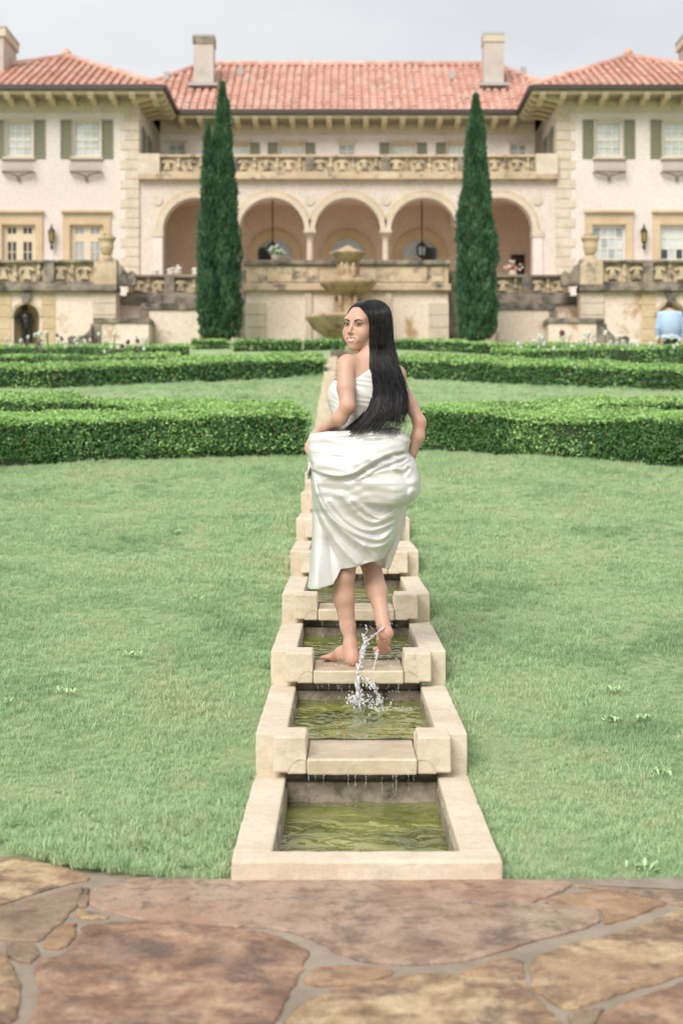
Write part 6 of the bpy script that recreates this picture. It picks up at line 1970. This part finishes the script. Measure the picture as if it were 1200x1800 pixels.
    # lower back layer hanging behind on the right
    pts = [(690, 878, 716, 874), (686, 900, 714, 900), (680, 925, 712, 925), (672, 945, 704, 945), (666, 965, 697, 965), (664, 985, 690, 985), (668, 996, 684, 1001)]
    rows = []
    for k in range(40):
        f = k/39*(len(pts)-1); i = min(int(f), len(pts)-2); t = f-i
        q = [pts[i][j]*(1-t)+pts[i+1][j]*t for j in range(4)]; row = []
        for j in range(24):
            s = j/23; x = q[0]+(q[2]-q[0])*s - 22*(1-s)**2*.6; y = q[1]+(q[3]-q[1])*s
            dy = .10 - .05*math.sin(s*math.pi) + .012*math.sin(s*9+k*.12) + .004*math.sin(k*.5+s*5)
            row.append(wp(x, y, dy))
        rows.append(row)
    A = np.array(rows).reshape(-1, 3); idx = np.arange(40*24).reshape(40, 24)
    Q = np.stack([idx[:-1, :-1], idx[1:, :-1], idx[1:, 1:], idx[:-1, 1:]], -1).reshape(-1, 4)
    lo_ = np_mesh('under_layer', A, Q, M['lining'], bod, smooth=True)
    so = lo_.modifiers.new('cloth', 'SOLIDIFY'); so.thickness = .003
    # gathered cuff of cloth by the left hand and flap tail behind the right forearm
    fl = MB(); n = 12
    for k in range(n):
        s = k/(n-1)
        for j in range(8):
            t = j/7; p = wp(541+ (552-541)*t + 2*math.sin(s*6), 806+(842-806)*s, -.05+.05*t+.01*math.sin(s*8+t*4)); fl.v.append(tuple(p))
    for k in range(n-1):
        for j in range(7): fl.f.append((k*8+j, k*8+j+1, (k+1)*8+j+1, (k+1)*8+j)); fl.m.append(0)
    c = mk('cloth_fold', fl, M['satin'], bod, smooth=True); so = c.modifiers.new('cloth', 'SOLIDIFY'); so.thickness = .004
    tl = MB()
    for k in range(10):
        s = k/9
        for j in range(6):
            t = j/5; tl.v.append(tuple(wp(712+ (730-712)*t*(1-.3*s), 792+40*s, .12+.03*math.sin(t*5+s*3))))
    for k in range(9):
        for j in range(5): tl.f.append((k*6+j, k*6+j+1, (k+1)*6+j+1, (k+1)*6+j)); tl.m.append(0)
    c = mk('cloth_fold', tl, M['satin'], bod, smooth=True); so = c.modifiers.new('cloth', 'SOLIDIFY'); so.thickness = .004
dress()

# ------------------------------------------------------------------ splash and drips
def splash():
    mb = MB(); rr = random.Random(21)
    oct_ = [(1, 0, 0), (-1, 0, 0), (0, 1, 0), (0, -1, 0), (0, 0, 1), (0, 0, -1)]
    of = [(0, 2, 4), (2, 1, 4), (1, 3, 4), (3, 0, 4), (2, 0, 5), (1, 2, 5), (3, 1, 5), (0, 3, 5)]
    base = bmesh.new(); bmesh.ops.create_icosphere(base, subdivisions=2, radius=1); bv = [v.co.copy() for v in base.verts]; bf = [tuple(v.index for v in f.verts) for f in base.faces]; base.free()
    def drop(p, r, st=1.0, dirv=(0, 0, 1)):
        dv = Vector(dirv).normalized(); p = Vector(p)
        mb.add([p + (v + dv*(v.dot(dv))*(st-1))*r for v in bv], bf)
    def stream(pts, r0, r1, n, jit, dy0, dy1):
        for k in range(n):
            t = rr.random(); f = t*(len(pts)-1); i = min(int(f), len(pts)-2); u = f-i
            x = pts[i][0]*(1-u)+pts[i+1][0]*u + rr.gauss(0, jit); y = pts[i][1]*(1-u)+pts[i+1][1]*u + rr.gauss(0, jit)
            dx, dy = pts[i+1][0]-pts[i][0], pts[i+1][1]-pts[i][1]
            r = r0+(r1-r0)*t
            drop(wp(x, y, dy0+(dy1-dy0)*t+rr.gauss(0, .01)), r*rr.uniform(.4, 1.15), rr.uniform(1, 2.2), (dx, 0, -dy))
        # continuous core thread
        mb.tube([wp(x, y, dy0+(dy1-dy0)*q/(len(pts)-1)) for q, (x, y) in enumerate(pts)], [r0*.55+(r1-r0)*.5*q/(len(pts)-1) for q in range(len(pts))], 6)
    stream([(640, 1122), (644, 1130), (638, 1142), (633, 1160), (630, 1180), (630, 1205), (627, 1232), (624, 1250)], .0045, .010, 170, 1.8, -.06, -.22)
    stream([(644, 1128), (655, 1118), (668, 1108), (675, 1103)], .004, .004, 34, 1.0, -.06, -.08)
    stream([(636, 1116), (641, 1124)], .005, .005, 12, 1, -.06, -.06)
    stream([(664, 1140), (660, 1158), (656, 1180), (655, 1198), (662, 1215), (668, 1240)], .0032, .006, 80, 1.4, -.06, -.22)
    stream([(642, 1098), (645, 1108), (640, 1118)], .003, .003, 14, .8, -.05, -.05)
    stream([(645, 1195), (652, 1202), (656, 1210)], .005, .006, 30, 3, -.2, -.22)
    for k in range(150):    # crown where it hits the pool
        a = rr.gauss(0, 1); drop(wp(630+a*10, 1248-abs(rr.gauss(0, 16)), -.23+rr.gauss(0, .03)), rr.uniform(.0015, .006), rr.uniform(1, 1.8))
    for k in range(90):
        drop(wp(665+rr.gauss(0, 9), 1240-abs(rr.gauss(0, 8)), -.23+rr.gauss(0, .03)), rr.uniform(.0015, .005))
    for k in range(260):    # spray
        drop(wp(645+rr.gauss(0, 45), 1175+rr.gauss(0, 45), -.12+rr.gauss(0, .06)), rr.uniform(.0009, .0026), rr.uniform(1, 1.5))
    for k in range(70):
        drop(wp(668+rr.gauss(0, 14), 1092+rr.gauss(0, 16), -.08+rr.gauss(0, .03)), rr.uniform(.0009, .0026))
    # churned foam patch right of the impact
    for k in range(420):
        q = rr.random(); x = 648 + 95*q; yy = 6.33 + rr.gauss(0, .035+.03*(1-q)); zz = terr(D1+RUN)+.156-.073
        drop((XP(x, yy), yy, zz+abs(rr.gauss(0, .003))-.002), rr.uniform(.001, .0042)*(1-.7*q), 1)
    o = mk('water_splash', mb, M['splash'], smooth=True)
    tag(o, 'clear splash and drops kicked up by the woman\'s raised foot', 'splash', kind='stuff')
    for n in range(1, 5):      # thin drips falling from each spill slab
        mb2 = MB(); d = D1+RUN*n-.108; zt = terr(D1+RUN*n)+.156-.139; wz = (terr(D1+RUN*(n-1))+.156-.073) if n > 1 else .066-.104
        for k in range(15 if n < 3 else 8):
            x = AX+rr.uniform(-.2, .2); L = (zt-wz)*rr.uniform(.1, .55); p0 = Vector((x, d+rr.uniform(-.004, .012), zt+.004))
            q = [p0 + Vector((rr.gauss(0, .0012), 0, -L*i/5)) for i in range(6)]
            mb2.tube(q, [rr.uniform(.0003, .0009) for _ in q], 5)
            for j in range(rr.randint(1, 4)):
                c = p0 + Vector((rr.gauss(0, .004), rr.gauss(0, .004), -(zt-wz)*rr.random())); r = rr.uniform(.0007, .0019)
                mb2.add([c+v*r for v in bv], bf)
        o = mk('water_drips', mb2, M['splash'], smooth=True)
        tag(o, ['', 'threads of water dripping into the lowest basin', 'threads of water dripping into the second basin', 'threads of water dripping into the third basin', 'threads of water dripping into the fourth basin'][n], 'water', kind='stuff')
splash()
